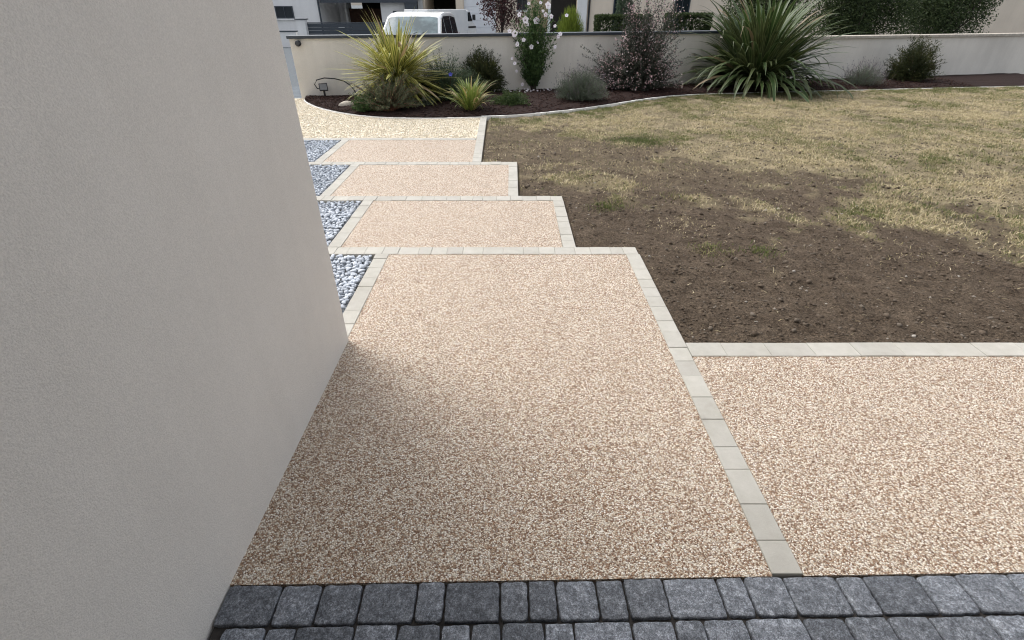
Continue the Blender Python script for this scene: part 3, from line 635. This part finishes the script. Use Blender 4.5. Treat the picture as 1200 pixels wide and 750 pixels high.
M['lowgreen'] = leaf_mat('fresh_green_leaves', [(0, (.025, .045, .015)), (.6, (.07, .11, .035)), (1, (.13, .18, .06))])
M['hibiscus'] = leaf_mat('deep_green_hibiscus_leaves', [(0, (.028, .06, .02)), (.6, (.07, .122, .04)), (1, (.135, .20, .072))])
M['lavender'] = leaf_mat('grey_green_lavender_leaves', [(0, (.07, .09, .06)), (.6, (.155, .185, .135)), (1, (.25, .28, .22))])
M['lavhead'] = leaf_mat('faded_lavender_heads', [(0, (.10, .08, .10)), (1, (.24, .20, .23))], .1)
M['abelia'] = leaf_mat('dark_bronze_leaves', [(0, (.022, .028, .020)), (.5, (.058, .068, .050)), (.8, (.10, .105, .085)), (1, (.19, .18, .155))])
M['blossom'] = leaf_mat('pale_pink_blossom', [(0, (.42, .24, .25)), (.5, (.66, .46, .47)), (1, (.85, .74, .74))], .25)
M['bush_light'] = leaf_mat('yellow_green_fine_blades', [(0, (.09, .13, .015)), (.6, (.19, .25, .035)), (1, (.30, .36, .07))])
M['hedge'] = leaf_mat('dark_hedge_leaves', [(0, (.02, .035, .012)), (.6, (.05, .075, .025)), (1, (.10, .13, .05))])
M['burgundy'] = leaf_mat('burgundy_leaves', [(0, (.025, .010, .012)), (.6, (.075, .028, .030)), (1, (.15, .065, .06))])

def petals(b, c, up, r_, n=5, mi=0, w_=.8):
    up = Vector(up).normalized(); u = up.cross(Vector((.3, .2, 1))).normalized(); v = up.cross(u); c = Vector(c)
    for k in range(n):
        a = 2 * math.pi * k / n; d = u * math.cos(a) + v * math.sin(a); s_ = up.cross(d)
        b.add([c, c + d * r_ * .55 + s_ * r_ * .5 * w_ + up * r_ * .22, c + d * r_ + up * r_ * .12, c + d * r_ * .55 - s_ * r_ * .5 * w_ + up * r_ * .22], [(0, 1, 2), (0, 2, 3)], mi)
def blue_flower(root):
    b = MB(); petals(b, (.16, -.38, .50), (0, -1, .5), .045); m = plain('blue_petal', (.07, .08, .42), .6); b.build('flower', m, root)
    b = MB(); b.tube([(.1, -.2, .2), (.15, -.34, .42), (.16, -.37, .50)], .004, 4); b.build('flower_stalk', M['twig'], root)
shrub('rosemary_bush', 'loose olive grey needle shrub with reddish stems in front of the yellow striped clump', 'shrub', (-2.22, 9.48, .03), M['rosemary'], M['twig_red'], dome(240, .66, .40, .56, .06, .55, .2), 80, (.022, .042), (.006, .010), .50, .10, .3, (1, .6, .35), 11, stems=200, stem_r=.009)
shrub('dark_shrub', 'dark green fine shrub right of the yellow striped clump with one blue flower', 'shrub', (-1.32, 10.60, .04), M['dark_leaf'], M['twig'], dome(760, .84, .50, .80, .03, .5, .10), 44, (.022, .045), (.006, .010), .3, .16, .4, (1, .8, .5), 12,
      extra=lambda root, rg, B, Cc, Tg: blue_flower(root))
shrub('ground_cover_plant', 'dense dark green low mound at the foot of the olive grey needle shrub', 'plant', (-2.62, 9.42, .03), M['hibiscus'], M['twig'], dome(260, .30, .22, .30, .03, .5, .12), 26, (.02, .04), (.010, .016), .3, .1, .4, (1, .8, .5), 44, stems=20, stem_r=.003)
shrub('round_evergreen', 'rounded dark olive evergreen shrub against the wall right of the parked white van', 'shrub', (-.66, 11.72, .04), M['conifer'], M['twig'], dome(760, .52, .42, .80, .02, .6, .09), 36, (.03, .055), (.010, .016), .4, .16, .6, (1, .6, .5), 13, clumpy=.55)
shrub('ground_cover_plant', 'low fresh green sprawling plant between daylily and white flowering hibiscus', 'plant', (-.02, 10.05, .03), M['lowgreen'], M['twig'], dome(240, .42, .30, .24, .03, .5, .15), 20, (.02, .045), (.010, .018), .3, .12, .4, (1, .9, .5), 14, stems=30, stem_r=.003)
shrub('rosette_plant', 'small greyish green rosette below the dark fine shrub', 'plant', (-1.62, 9.95, .03), M['lavender'], M['twig'], dome(90, .15, .13, .17, .02, .5, .1), 14, (.03, .05), (.014, .02), .3, .05, .4, (1, .8, .6), 15, stems=12, stem_r=.003)
def lav_heads(root, rg, B, Cc, Tg):
    n = 420; i = rg.choice(len(Tg), n); P = Tg[i] * np.array((1.0, 1.0, 1.04)); D = np.stack([P[:, 0] * .6, P[:, 1] * .6, np.ones(n)], 1) + rg.standard_normal((n, 3)) * .15
    D /= np.linalg.norm(D, axis=1, keepdims=True); st = P + D * rg.uniform(.05, .13, n)[:, None]
    V, T = tri_leaves(st, D, rg.uniform(.02, .045, n), rg.uniform(.008, .014, n), rg); link('seed_heads', fast_mesh('seed_heads', V, T, np.repeat(rg.random(n), 2)), M['lavhead'], root, 'stuff')
    V, T = tri_leaves(P - D * .02, D, np.linalg.norm(st - P, axis=1) + .03, np.full(n, .004), rg); link('flower_stalks', fast_mesh('flower_stalks', V, T, np.repeat(rg.random(n), 2)), M['lavhead'], root, 'stuff')
shrub('lavender', 'grey green lavender mound with faded heads left of the pink flowering shrub', 'shrub', (1.36, 10.55, .03), M['lavender'], M['twig'], dome(700, .56, .38, .52, .04, .5, .1), 36, (.028, .055), (.005, .009), .3, .16, .5, (1, .45, .5), 16, extra=lav_heads)

# tall hibiscus, upright fan of stems with white pink flowers
def hib_t(rg):
    n = 290; x = rg.standard_normal(n) * .24; x = np.clip(x, -.55, .58); z = rg.uniform(.35, 1.78, n) * (1 - .22 * np.abs(x) / .5)
    return np.stack([x * (.45 + .38 * z), rg.standard_normal(n) * .13, z], 1)
hib_fl = [(603, 37), (615, 21), (627, 22), (639, 5), (643, 17), (648, 28), (654, 37), (613, 44), (629, 47), (660, 16), (618, 3), (634, 11), (637, 15), (652, 40), (649, 52), (600, 66), (605, 82), (612, 98), (606, 49), (597, 34), (622, 52), (617, 26), (631, 2), (608, 15), (603, 72)]
def hib_extra(root, rg, B, Cc, Tg):
    for px, py in hib_fl:
        x = (px - 626) * .0187; z = 1.60 - (py - 5) * .0157; y = -.10 - .1 * random.random()
        r_ = (.075 if (px, py) in hib_fl[1:3] + [hib_fl[0], hib_fl[3]] else random.uniform(.034, .058))
        up = Vector((random.uniform(-.7, .7), -1, random.uniform(-.2, .7))); b = MB(); petals(b, (x, y, z), up, r_, 5, 0, 1.15); me = b.mesh('flower')
        a = me.attributes.new('tint', 'FLOAT', 'FACE'); a.data.foreach_set('value', [random.random() for _ in me.polygons]); f = link('flower', me, M['petal'], root)
        b = MB(); upn = up.normalized(); b.tube([Vector((x, y, z)) + upn * .002, Vector((x, y, z)) + upn * r_ * .3], [r_ * .13, r_ * .05], 6); b.build('flower_centre', M['eye'], f)
shrub('hibiscus', 'tall slender green hibiscus with white pink flowers in front of the wall', 'shrub', (.49, 12.02, .03), M['hibiscus'], M['trunk'], hib_t, 40, (.035, .065), (.018, .032), .2, .06, .6, (1, .8, .2), 17, stems=36, stem_r=.009, extra=hib_extra)
n = 30; Pp = np.stack([.42 + rng.standard_normal(n) * .42, 11.75 + rng.standard_normal(n) * .16, np.zeros(n)], 1); Pp[:, 2] = bed_z(Pp[:, 0], Pp[:, 1]) + .014
V, T = tri_leaves(Pp, np.concatenate([rng.standard_normal((n, 2)), np.zeros((n, 1)) + .25], 1), rng.uniform(.05, .08, n), rng.uniform(.03, .05, n), rng)
link('fallen_petals', fast_mesh('fallen_petals', V, T, np.repeat(rng.random(n), 2)), M['petal'], None, 'stuff', 'white petals fallen on the mulch below the hibiscus')

# wide bronze shrub with tiny pink blossom and long sprigs
def abe_t(rg):
    d = dome(620, .98, .55, .92, .08, .45, .12)(rg)
    k = 190; x = rg.uniform(-.40, .85, k); s_ = np.stack([x + rg.standard_normal(k) * .05, rg.standard_normal(k) * .2, rg.uniform(1.0, 1.95, k) - .25 * np.abs(x)], 1)
    j = 16; a = rg.choice([-1, 1], j); s2 = np.stack([a * rg.uniform(.85, 1.25, j), rg.standard_normal(j) * .15, rg.uniform(.45, 1.05, j)], 1)
    return np.concatenate([d, s_, s2])
def abe_extra(root, rg, B, Cc, Tg):
    n = 3400; i = rg.choice(800, n); P = Tg[i] * rg.uniform(.85, 1.06, (n, 1)) + rg.standard_normal((n, 3)) * .02; keep = P[:, 1] < .3; P = P[keep]; n = len(P)
    V, T = tri_leaves(P, rg.standard_normal((n, 3)) + np.array((0, -.6, .4)), rg.uniform(.022, .042, n), rg.uniform(.018, .034, n), rg)
    link('blossom', fast_mesh('blossom', V, T, np.repeat(rg.random(n), 2)), M['blossom'], root, 'stuff')
shrub('pink_flowering_shrub', 'wide dark bronze shrub dotted with tiny pink blossom and long sprigs', 'shrub', (2.70, 11.95, .03), M['abelia'], M['twig'], abe_t, 100, (.024, .045), (.012, .020), .15, .34, .4, (1, .8, .2), 18, stems=110, stem_r=.004, bow=.25, extra=abe_extra)
shrub('lavender', 'grey green lavender mound beyond the dark green strap leaved clump', 'shrub', (8.3, 12.75, .03), M['lavender'], M['twig'], dome(420, .5, .38, .42, .04, .5, .1), 26, (.025, .05), (.004, .007), .3, .16, .5, (1, .45, .5), 26, extra=lav_heads)
shrub('round_evergreen', 'rounded dark olive evergreen shrub near the far right end of the bed', 'shrub', (9.9, 13.5, .04), M['conifer'], M['twig'], dome(620, .65, .5, .95, .02, .6, .09), 34, (.03, .055), (.010, .016), .4, .16, .6, (1, .6, .5), 27, clumpy=.55)

# ------------------------------------------------------------------ beyond the wall: bush, hedges, trees
Zs = -.41
def blade_dome(root, n, rx, ry, h, m, seed):
    rg = np.random.default_rng(seed); d = rg.standard_normal((n, 3)); d[:, 2] = np.abs(d[:, 2]) * 1.1; d /= np.linalg.norm(d, axis=1, keepdims=True); f = rg.uniform(.1, .85, n)[:, None]
    P = d * f * np.array((rx, ry, h)); D = d * np.array((.8, .8, 1.0)) + np.array((0, 0, .8)) + rg.standard_normal((n, 3)) * .12
    V, T = tri_leaves(P, D, rg.uniform(.2, .38, n), rg.uniform(.008, .016, n), rg); link('foliage', fast_mesh('foliage', V, T, np.repeat(rg.random(n), 2)), m, root, 'stuff')
gb = thing('grass_bush', 'round bright yellow green fine bladed bush beyond the garden wall', 'shrub', (2.5, 24.3, Zs)); blade_dome(gb, 14000, .72, .7, 2.15, M['bush_light'], 31)
b = MB(); b.lathe([(.14, 0), (.2, .3), (.1, .6)], 8); b.build('stem', M['twig'], gb)
def hedge(label, x0, x1, y0, y1, h, seed, z=Zs):
    root = thing('clipped_hedge', label, 'hedge', ((x0 + x1) / 2, (y0 + y1) / 2, z), group='clipped hedges in front of the beige house'); rg = np.random.default_rng(seed); n = int(12000 * (x1 - x0) / 2 * (h / 1.6)); ax, ay = (x1 - x0) / 2, (y1 - y0) / 2
    P = np.stack([rg.uniform(-ax, ax, n), rg.uniform(-ay, ay, n), rg.uniform(.0, h, n)], 1); k = rg.integers(0, 3, n)
    P[:, 0] = np.where(k == 0, np.sign(P[:, 0]) * (ax - .08 * rg.random(n)), P[:, 0]); P[:, 1] = np.where(k == 1, np.sign(P[:, 1]) * (ay - .08 * rg.random(n)), P[:, 1]); P[:, 2] = np.where(k == 2, h - .08 * rg.random(n), P[:, 2])
    V, T = tri_leaves(P, rg.standard_normal((n, 3)) + np.array((0, 0, .4)), rg.uniform(.07, .12, n), rg.uniform(.05, .08, n), rg); link('foliage', fast_mesh('foliage', V, T, np.repeat(rg.random(n), 2)), M['hedge'], root, 'stuff')
    b = MB(); 
    for q_ in range(int((x1 - x0) / .4) + 1): b.tube([(-ax + .15 + q_ * .4, 0, 0), (-ax + .2 + q_ * .4, 0, h * .9)], [.03, .01], 5)
    b.build('stem', M['twig'], root)
hedge('clipped box hedge in front of the beige house behind the pink flowering shrub', 3.55, 5.75, 23.7, 24.5, 1.65, 41)
hedge('clipped box hedge under the tall dark window of the beige house', 6.55, 8.3, 23.7, 24.5, 1.71, 42)
def crown_cloud(n, c, r_, blobs, seed):
    rg = np.random.default_rng(seed); out = []
    for k in range(blobs):
        d = rg.standard_normal(3); d /= np.linalg.norm(d); cc = np.array(c) + d * np.array(r_) * rg.uniform(.3, .8); q_ = rg.standard_normal((n // blobs, 3)); q_ *= (rg.random((n // blobs, 1)) ** .4) / np.linalg.norm(q_, axis=1, keepdims=True)
        out.append(cc + q_ * np.array(r_) * rg.uniform(.28, .48))
    return np.concatenate(out), rg
def tree(name, label, loc, h, trunk_h, r_, n, blobs, m, ll, lw, seed, tr=.07, limbs=9, group=None):
    root = thing(name, label, 'tree', loc, group=group); c = (0, 0, trunk_h + (h - trunk_h) * .5); P, rg = crown_cloud(n, c, r_, blobs, seed); k = len(P)
    V, T = tri_leaves(P, rg.standard_normal((k, 3)) + np.array((0, 0, -.2)), rg.uniform(*ll, k), rg.uniform(*lw, k), rg)
    link('crown', fast_mesh('crown', V, T, np.repeat(np.clip(rg.normal(.5, .28, k), 0, 1), 2)), m, root, 'stuff')
    b = MB(); b.tube([(0, 0, -.1), (.02, .01, trunk_h * .5), (-.02, .02, trunk_h), (.02, 0, h * .75)], [tr * 1.25, tr, tr * .85, tr * .3], 9)
    for i in range(limbs):
        a = rg.uniform(0, 6.28); z0 = trunk_h * rg.uniform(.8, 1.4); e = np.array(c) + np.array((math.cos(a) * r_[0], math.sin(a) * r_[1], rg.uniform(-.4, .7) * r_[2])) * .75
        b.tube([(0, 0, z0), (e[0] * .5, e[1] * .5, (z0 + e[2]) / 2 + .1), tuple(e)], [tr * .5, tr * .3, tr * .1], 5)
    b.build('trunk', M['trunk'], root, True); return root
tree('burgundy_tree', 'small burgundy leaved tree beside the white garage door', (-.42, 24, Zs), 4.2, 1.0, (1.05, .95, 1.75), 7000, 22, M['burgundy'], (.06, .11), (.04, .07), 51, .05)
tree('slim_evergreen', 'narrow grey green evergreen against the beige house behind the clipped hedge', (5.05, 26, Zs), 4.6, .35, (.52, .5, 2.2), 9000, 26, M['dark_leaf'], (.05, .10), (.02, .035), 52, .06)
tree('dark_evergreen', 'dense dark evergreen behind the right end of the garden wall', (8.7, 20, Zs), 3.7, .3, (1.5, 1.3, 2.1), 30000, 44, M['hedge'], (.06, .11), (.03, .05), 53, .09)
tree('dark_evergreen', 'dense dark evergreen farther right beyond the lower wall', (12.3, 20.5, Zs), 4.0, .3, (1.9, 1.5, 2.3), 30000, 44, M['hedge'], (.06, .11), (.03, .05), 54, .1)
tree('dark_evergreen', 'dense dark evergreen farthest right beyond the lower wall', (16.2, 21.5, Zs), 4.3, .3, (2.0, 1.6, 2.4), 30000, 44, M['hedge'], (.06, .11), (.03, .05), 55, .1)

# ------------------------------------------------------------------ vehicles
def wheel(parent, x, y, r_, side):
    b = MB(); b.lathe([(r_ * .62, -.1), (r_ * .95, -.1), (r_, -.07), (r_, .07), (r_ * .95, .1), (r_ * .62, .1)], 24, (x, y, r_), 'x'); t = b.build('wheel', M['tyre'], parent, True)
    b = MB(); b.lathe([(r_ * .6, .0), (r_ * .6, .085 * side), (r_ * .2, .10 * side), (.01, .105 * side)], 18, (x, y, r_), 'x'); b.build('rim', M['rim'], t)
def hw(z): return .87 if z < 1.1 else .87 - (z - 1.1) * .19
def van(name, label, loc, rz, prof_low, belt, roof, glass, long_=0):
    v = thing(name, label, 'van', loc, rz)
    def prism(P, sh=0):
        b = MB(); n = len(P); b.add([(-hw(z) + sh, y, z) for y, z in P] + [(hw(z) - sh, y, z) for y, z in P], [tuple(range(n)), tuple(range(2 * n - 1, n - 1, -1))] + [(i, (i + 1) % n, n + (i + 1) % n, n + i) for i in range(n)]); return b
    return v, prism
# compact van facing us, windscreen seen over the wall
v, prism = van('parked_van', 'white compact van facing us over the wall behind the yellow striped clump', (-2.63, 16.0, Zs), R(-3), None, None, None, None)
low = [(-2.12, .32), (-2.17, .55), (-2.12, .88), (-1.98, 1.06), (-1.42, 1.22), (2.16, 1.22), (2.22, .5), (2.1, .3)]
prism(low).build('body', M['car'], v, bevel=.07)
cab = [(-1.42, 1.20), (-.52, 1.80), (-.25, 1.855), (.3, 1.885), (1.5, 1.87), (1.98, 1.79), (2.14, 1.20)]
prism(cab, .015).build('cabin', M['car'], v, bevel=.06)
def panel(name, pts, m, parent, th=.012):
    b = MB(); n = len(pts); P = [Vector(p_) for p_ in pts]; nn = (P[1] - P[0]).cross(P[2] - P[0]).normalized() * th
    b.add([p_ + nn for p_ in P] + [p_ - nn for p_ in P], [tuple(range(n)), tuple(range(2 * n - 1, n - 1, -1))] + [(i, n + i, n + (i + 1) % n, (i + 1) % n) for i in range(n)]); return b.build(name, m, parent)
ws = panel('windscreen', [(-.775, -1.38, 1.227), (.775, -1.38, 1.227), (.665, -.585, 1.757), (.45, -.55, 1.780), (-.45, -.55, 1.780), (-.665, -.585, 1.757)], M['windscreen'], v, .010)
for s_ in (-1, 1):
    b = MB(); b.tube([(s_ * .1 - .25, -1.43, 1.235), (s_ * .1 + .28, -1.14, 1.44)], .009, 5); b.build('wiper', M['black_plastic'], ws)
for s_ in (-1, 1):
    for nm, ys in (('side_window', [(-1.18, 1.26), (-.25, 1.26), (-.25, 1.77), (-.50, 1.73)]), ('side_window', [(-.15, 1.26), (.85, 1.26), (.85, 1.78), (-.15, 1.78)]), ('side_window', [(.95, 1.26), (1.9, 1.26), (1.80, 1.72), (.95, 1.78)])):
        panel(nm, [(s_ * (hw(z) - .012), y, z) for y, z in ys], M['glass_dark'], v, .008)
    b = MB(); b.box(s_ * .98 - .11, s_ * .98 + .11, -1.12, -1.0, 1.20, 1.36); b.build('mirror', M['car'], v, bevel=.03)
    panel('headlight', [(s_ * .84, -2.08, .78), (s_ * .52, -2.145, .74), (s_ * .55, -2.09, .96), (s_ * .82, -1.99, 1.02)], M['lens'], v, .02)
    panel('tail_light', [(s_ * .86, 2.19, .95), (s_ * .72, 2.20, .95), (s_ * .72, 2.165, 1.3), (s_ * .84, 2.155, 1.3)], M['red_lens'], v, .015)
    wheel(v, s_ * .79, -1.35, .31, s_); wheel(v, s_ * .79, 1.4, .31, s_)
b = MB(); b.box(-.5, .5, -2.19, -2.13, .48, .72); b.build('grille', M['black_plastic'], v, bevel=.02)
b = MB(); b.box(-.26, .26, -2.205, -2.192, .40, .47); b.build('number_plate', M['white_door'], v)
# second white vehicle behind it, seen from its side, cab to the right
u, prism = van('delivery_van', 'white delivery van seen from behind in front of the dark open carport', (-4.15, 35.2, -.56), R(180 - 32), None, None, None, None)
def uv_box(P, name, bev):
    b = MB(); n = len(P); b.add([(-.9, y, z) for y, z in P] + [(.9, y, z) for y, z in P], [tuple(range(n)), tuple(range(2 * n - 1, n - 1, -1))] + [(i, (i + 1) % n, n + (i + 1) % n, n + i) for i in range(n)]); return b.build(name, M['car'], u, bevel=bev)
uv_box([(-2.05, .35), (-2.1, .9), (-1.95, 1.12), (-1.72, 1.28), (-1.38, 1.86), (-1.28, 1.90), (-1.12, 1.90), (-1.1, .35)], 'cab', .05)
uv_box([(-1.09, .35), (-1.09, 1.96), (2.6, 1.96), (2.65, .35)], 'cargo_box', .04)
for s_ in (-1, 1):
    panel('side_window', [(s_ * .905, -1.66, 1.32), (s_ * .905, -1.18, 1.32), (s_ * .905, -1.18, 1.80), (s_ * .905, -1.42, 1.80)], M['glass_dark'], u, .008)
    b = MB(); b.box(s_ * 1.02 - .1, s_ * 1.02 + .1, -1.72, -1.62, 1.38, 1.68); b.build('mirror', M['black_plastic'], u, bevel=.02)
    wheel(u, s_ * .82, -1.5, .33, s_); wheel(u, s_ * .82, 1.6, .33, s_); panel('tail_light', [(s_ * .86, 2.63, .9), (s_ * .74, 2.63, .9), (s_ * .74, 2.62, 1.3), (s_ * .86, 2.62, 1.3)], M['red_lens'], u, .03); panel('rear_door', [(s_ * .02, 2.64, .45), (s_ * .7, 2.64, .45), (s_ * .7, 2.61, 1.85), (s_ * .02, 2.61, 1.85)], M['car'], u, .02)
    b = MB(); b.box(s_ * .9 - .012, s_ * .9 + .012, -2.0, -1.2, .95, 1.05); b.build('trim_strip', M['black_plastic'], u)
panel('windscreen', [(-.8, -1.72, 1.31), (.8, -1.72, 1.31), (.78, -1.40, 1.83), (-.78, -1.40, 1.83)], M['windscreen'], u, .012)

# ------------------------------------------------------------------ street front opposite
def bx(name, m, parent, x0, x1, y0, y1, z0, z1, bev=0):
    b = MB(); b.box(x0, x1, y0, y1, z0, z1); return b.build(name, m, parent, bevel=bev)
def window(parent, x0, x1, y, z0, z1, sill=True):
    """window proud of the wall plane y, facing -y"""
    b = MB(); t = .06
    b.box(x0, x0 + t, y - .05, y, z0, z1); b.box(x1 - t, x1, y - .05, y, z0, z1); b.box(x0 + t, x1 - t, y - .05, y, z0, z0 + t); b.box(x0 + t, x1 - t, y - .05, y, z1 - t, z1); b.box((x0 + x1) / 2 - .02, (x0 + x1) / 2 + .02, y - .05, y, z0 + t, z1 - t)
    f = b.build('window', M['anthracite'], parent); bx('pane', M['glass_dark'], f, x0 + t, x1 - t, y - .02, y - .003, z0 + t, z1 - t)
    if sill: bx('sill', M['white_render'], f, x0 - .08, x1 + .08, y - .10, y - .002, z0 - .09, z0 - .003)
H0 = -.56
lw = thing('street_wall', 'low white boundary wall with dark capping across the street at the left', 'wall', (-15, 32, H0))
bx('wall_body', M['white_render'], lw, -6, 2.75, 0, .2, 0, .90); bx('capping', M['anthracite'], lw, -6.05, 2.79, -.04, .24, .903, .96)
pl = thing('gate_pillar', 'white rendered gate pillar beside the dark sliding gate', 'pillar', (-11.8, 31.8, H0))
bx('pillar_body', M['white_render'], pl, -.24, .24, 0, .45, 0, 1.49); bx('capping', M['anthracite'], pl, -.29, .29, -.05, .5, 1.493, 1.54)
sg = thing('sliding_gate', 'long dark anthracite sliding gate across the street', 'gate', (-9.2, 32.05, H0))
bx('gate_frame', M['anthracite'], sg, -2.34, 2.6, 0.03, .09, .06, .12); bx('gate_frame', M['anthracite'], sg, -2.34, 2.6, .03, .09, 1.30, 1.36)
for k in range(7):
    bx('slat', M['anthracite'], sg, -2.34, 2.6, .02, .05, .13 + k * .167, .13 + k * .167 + .158)
bx('handle', M['rim'], sg, -.6, -.25, -.02, .018, 1.1, 1.13)
p = thing('gate_pillar', 'short white pillar at the right end of the sliding gate', 'pillar', (-6.3, 31.9, H0)); bx('pillar_body', M['white_render'], p, -.2, .2, 0, .4, 0, 1.45); bx('capping', M['anthracite'], p, -.25, .25, -.05, .45, 1.453, 1.5)
# white house with carport
h1 = thing('white_house', 'white house with small dark window and anthracite carport at the upper left', 'house', (0, 38, H0))
bx('wall', M['white_render'], h1, -26, -12.75, 0, 8, 0, 5.4); window(h1, -15.6, -14.42, 0, 1.42, 2.12)
b = MB(); b.tube([(-12.68, -.06, 0), (-12.68, -.06, 5.3)], .06, 8); b.build('downpipe', M['anthracite'], h1)
bx('roof', M['roof'], h1, -26.2, -12.6, -.12, 8.2, 5.403, 5.65)
bx('wall', M['white_render'], h1, -14.2, -11.9, 4.6, 4.8, 0, 3.2); bx('wall', M['white_render'], h1, -12.0, -11.86, 3.4, 4.58, 0, 3.0)
bx('door', M['rim'], h1, -13.5, -13.1, 4.54, 4.597, 0, 2.0)
fb = bx('gate_frame', M['wood'], h1, -11.85, -9.2, 4.0, 4.06, .05, 1.95)
for k in range(9): bx('board', M['wood'], fb, -11.83, -9.22, 3.96, 3.997, .08 + k * .21, .08 + k * .21 + .198)
bx('beam', M['anthracite'], h1, -12.55, -6.2, -.05, .25, 2.30, 2.75); bx('carport_roof', M['anthracite'], h1, -12.55, -6.2, .252, 7.9, 2.55, 2.75); bx('post', M['anthracite'], h1, -7.05, -6.25, 0, .3, 0, 2.298)
bx('wall', M['white_render'], h1, -8.75, -7.06, .5, .7, 0, 2.54); window(h1, -7.95, -7.15, .5, 1.0, 1.85, False); bx('post', M['white_render'], h1, -9.0, -8.8, 3.6, 3.8, 0, 2.54)
bx('back_wall', M['dark_inside'], h1, -11.8, -6.3, 7.6, 7.8, 0, 2.54)
# beige house with the white garage door
h2 = thing('beige_house', 'beige house with white sectional garage door and dark open carport', 'house', (0, 40, H0))
bx('wall', M['beige_render'], h2, -6.15, -6.0, 0, 5, 0, 2.9); bx('post', M['white_render'], h2, -6.5, -6.17, 0, .3, 0, 2.9); bx('back_wall', M['dark_inside'], h2, -6.0, -3.9, 4.6, 4.8, 0, 2.9)
bx('pillar', M['beige_render'], h2, -3.88, -3.34, 0, 4.9, 0, 2.9); bx('wall', M['beige_render'], h2, -1.1, 2.5, 0, 6, 0, 2.9); bx('lintel', M['beige_render'], h2, -6.15, 2.5, .02, 6, 2.902, 5.2)
gd = bx('garage_door', M['white_door'], h2, -3.335, -1.105, .20, .26, 0, 2.9)
for k in range(7): bx('panel', M['white_door'], gd, -3.33, -1.11, .165, .197, .02 + k * .41, .02 + k * .41 + .385, .008)
window(h2, .35, 1.05, 0, 1.86, 2.75); bx('quoin_pillar', M['stone_wall'], h2, 1.35, 2.4, -.25, -.003, 0, 2.9)
bx('roof', M['roof'], h2, -6.4, 2.7, -.12, 6.3, 5.203, 5.5)
# beige house on the right
h3 = thing('beige_house', 'wide beige house with dark downpipe and tall dark window behind the clipped hedges', 'house', (0, 36, H0))
bx('wall', M['beige_render'], h3, 4.25, 34, 0, 8, 0, 5.6); bx('pilaster', M['white_render'], h3, 4.05, 4.66, -.12, -.003, 0, 5.6)
b = MB(); b.tube([(4.8, -.08, 0), (4.8, -.08, 5.5)], .06, 8); b.build('downpipe', M['black_plastic'], h3)
window(h3, 10.1, 11.05, 0, .3, 2.6); window(h3, 6.3, 7.4, 0, .3, 2.6); window(h3, 15.5, 17.2, 0, 1.2, 2.5); window(h3, 21, 22.7, 0, 1.2, 2.5)
bx('roof', M['roof'], h3, 4.0, 34.3, -.18, 8.3, 5.603, 5.9)
b = MB(); b.box(2.55, 4.2, 1.8, 1.95, 0, 5.6); b.build('back_wall', M['dark_inside'], h3)
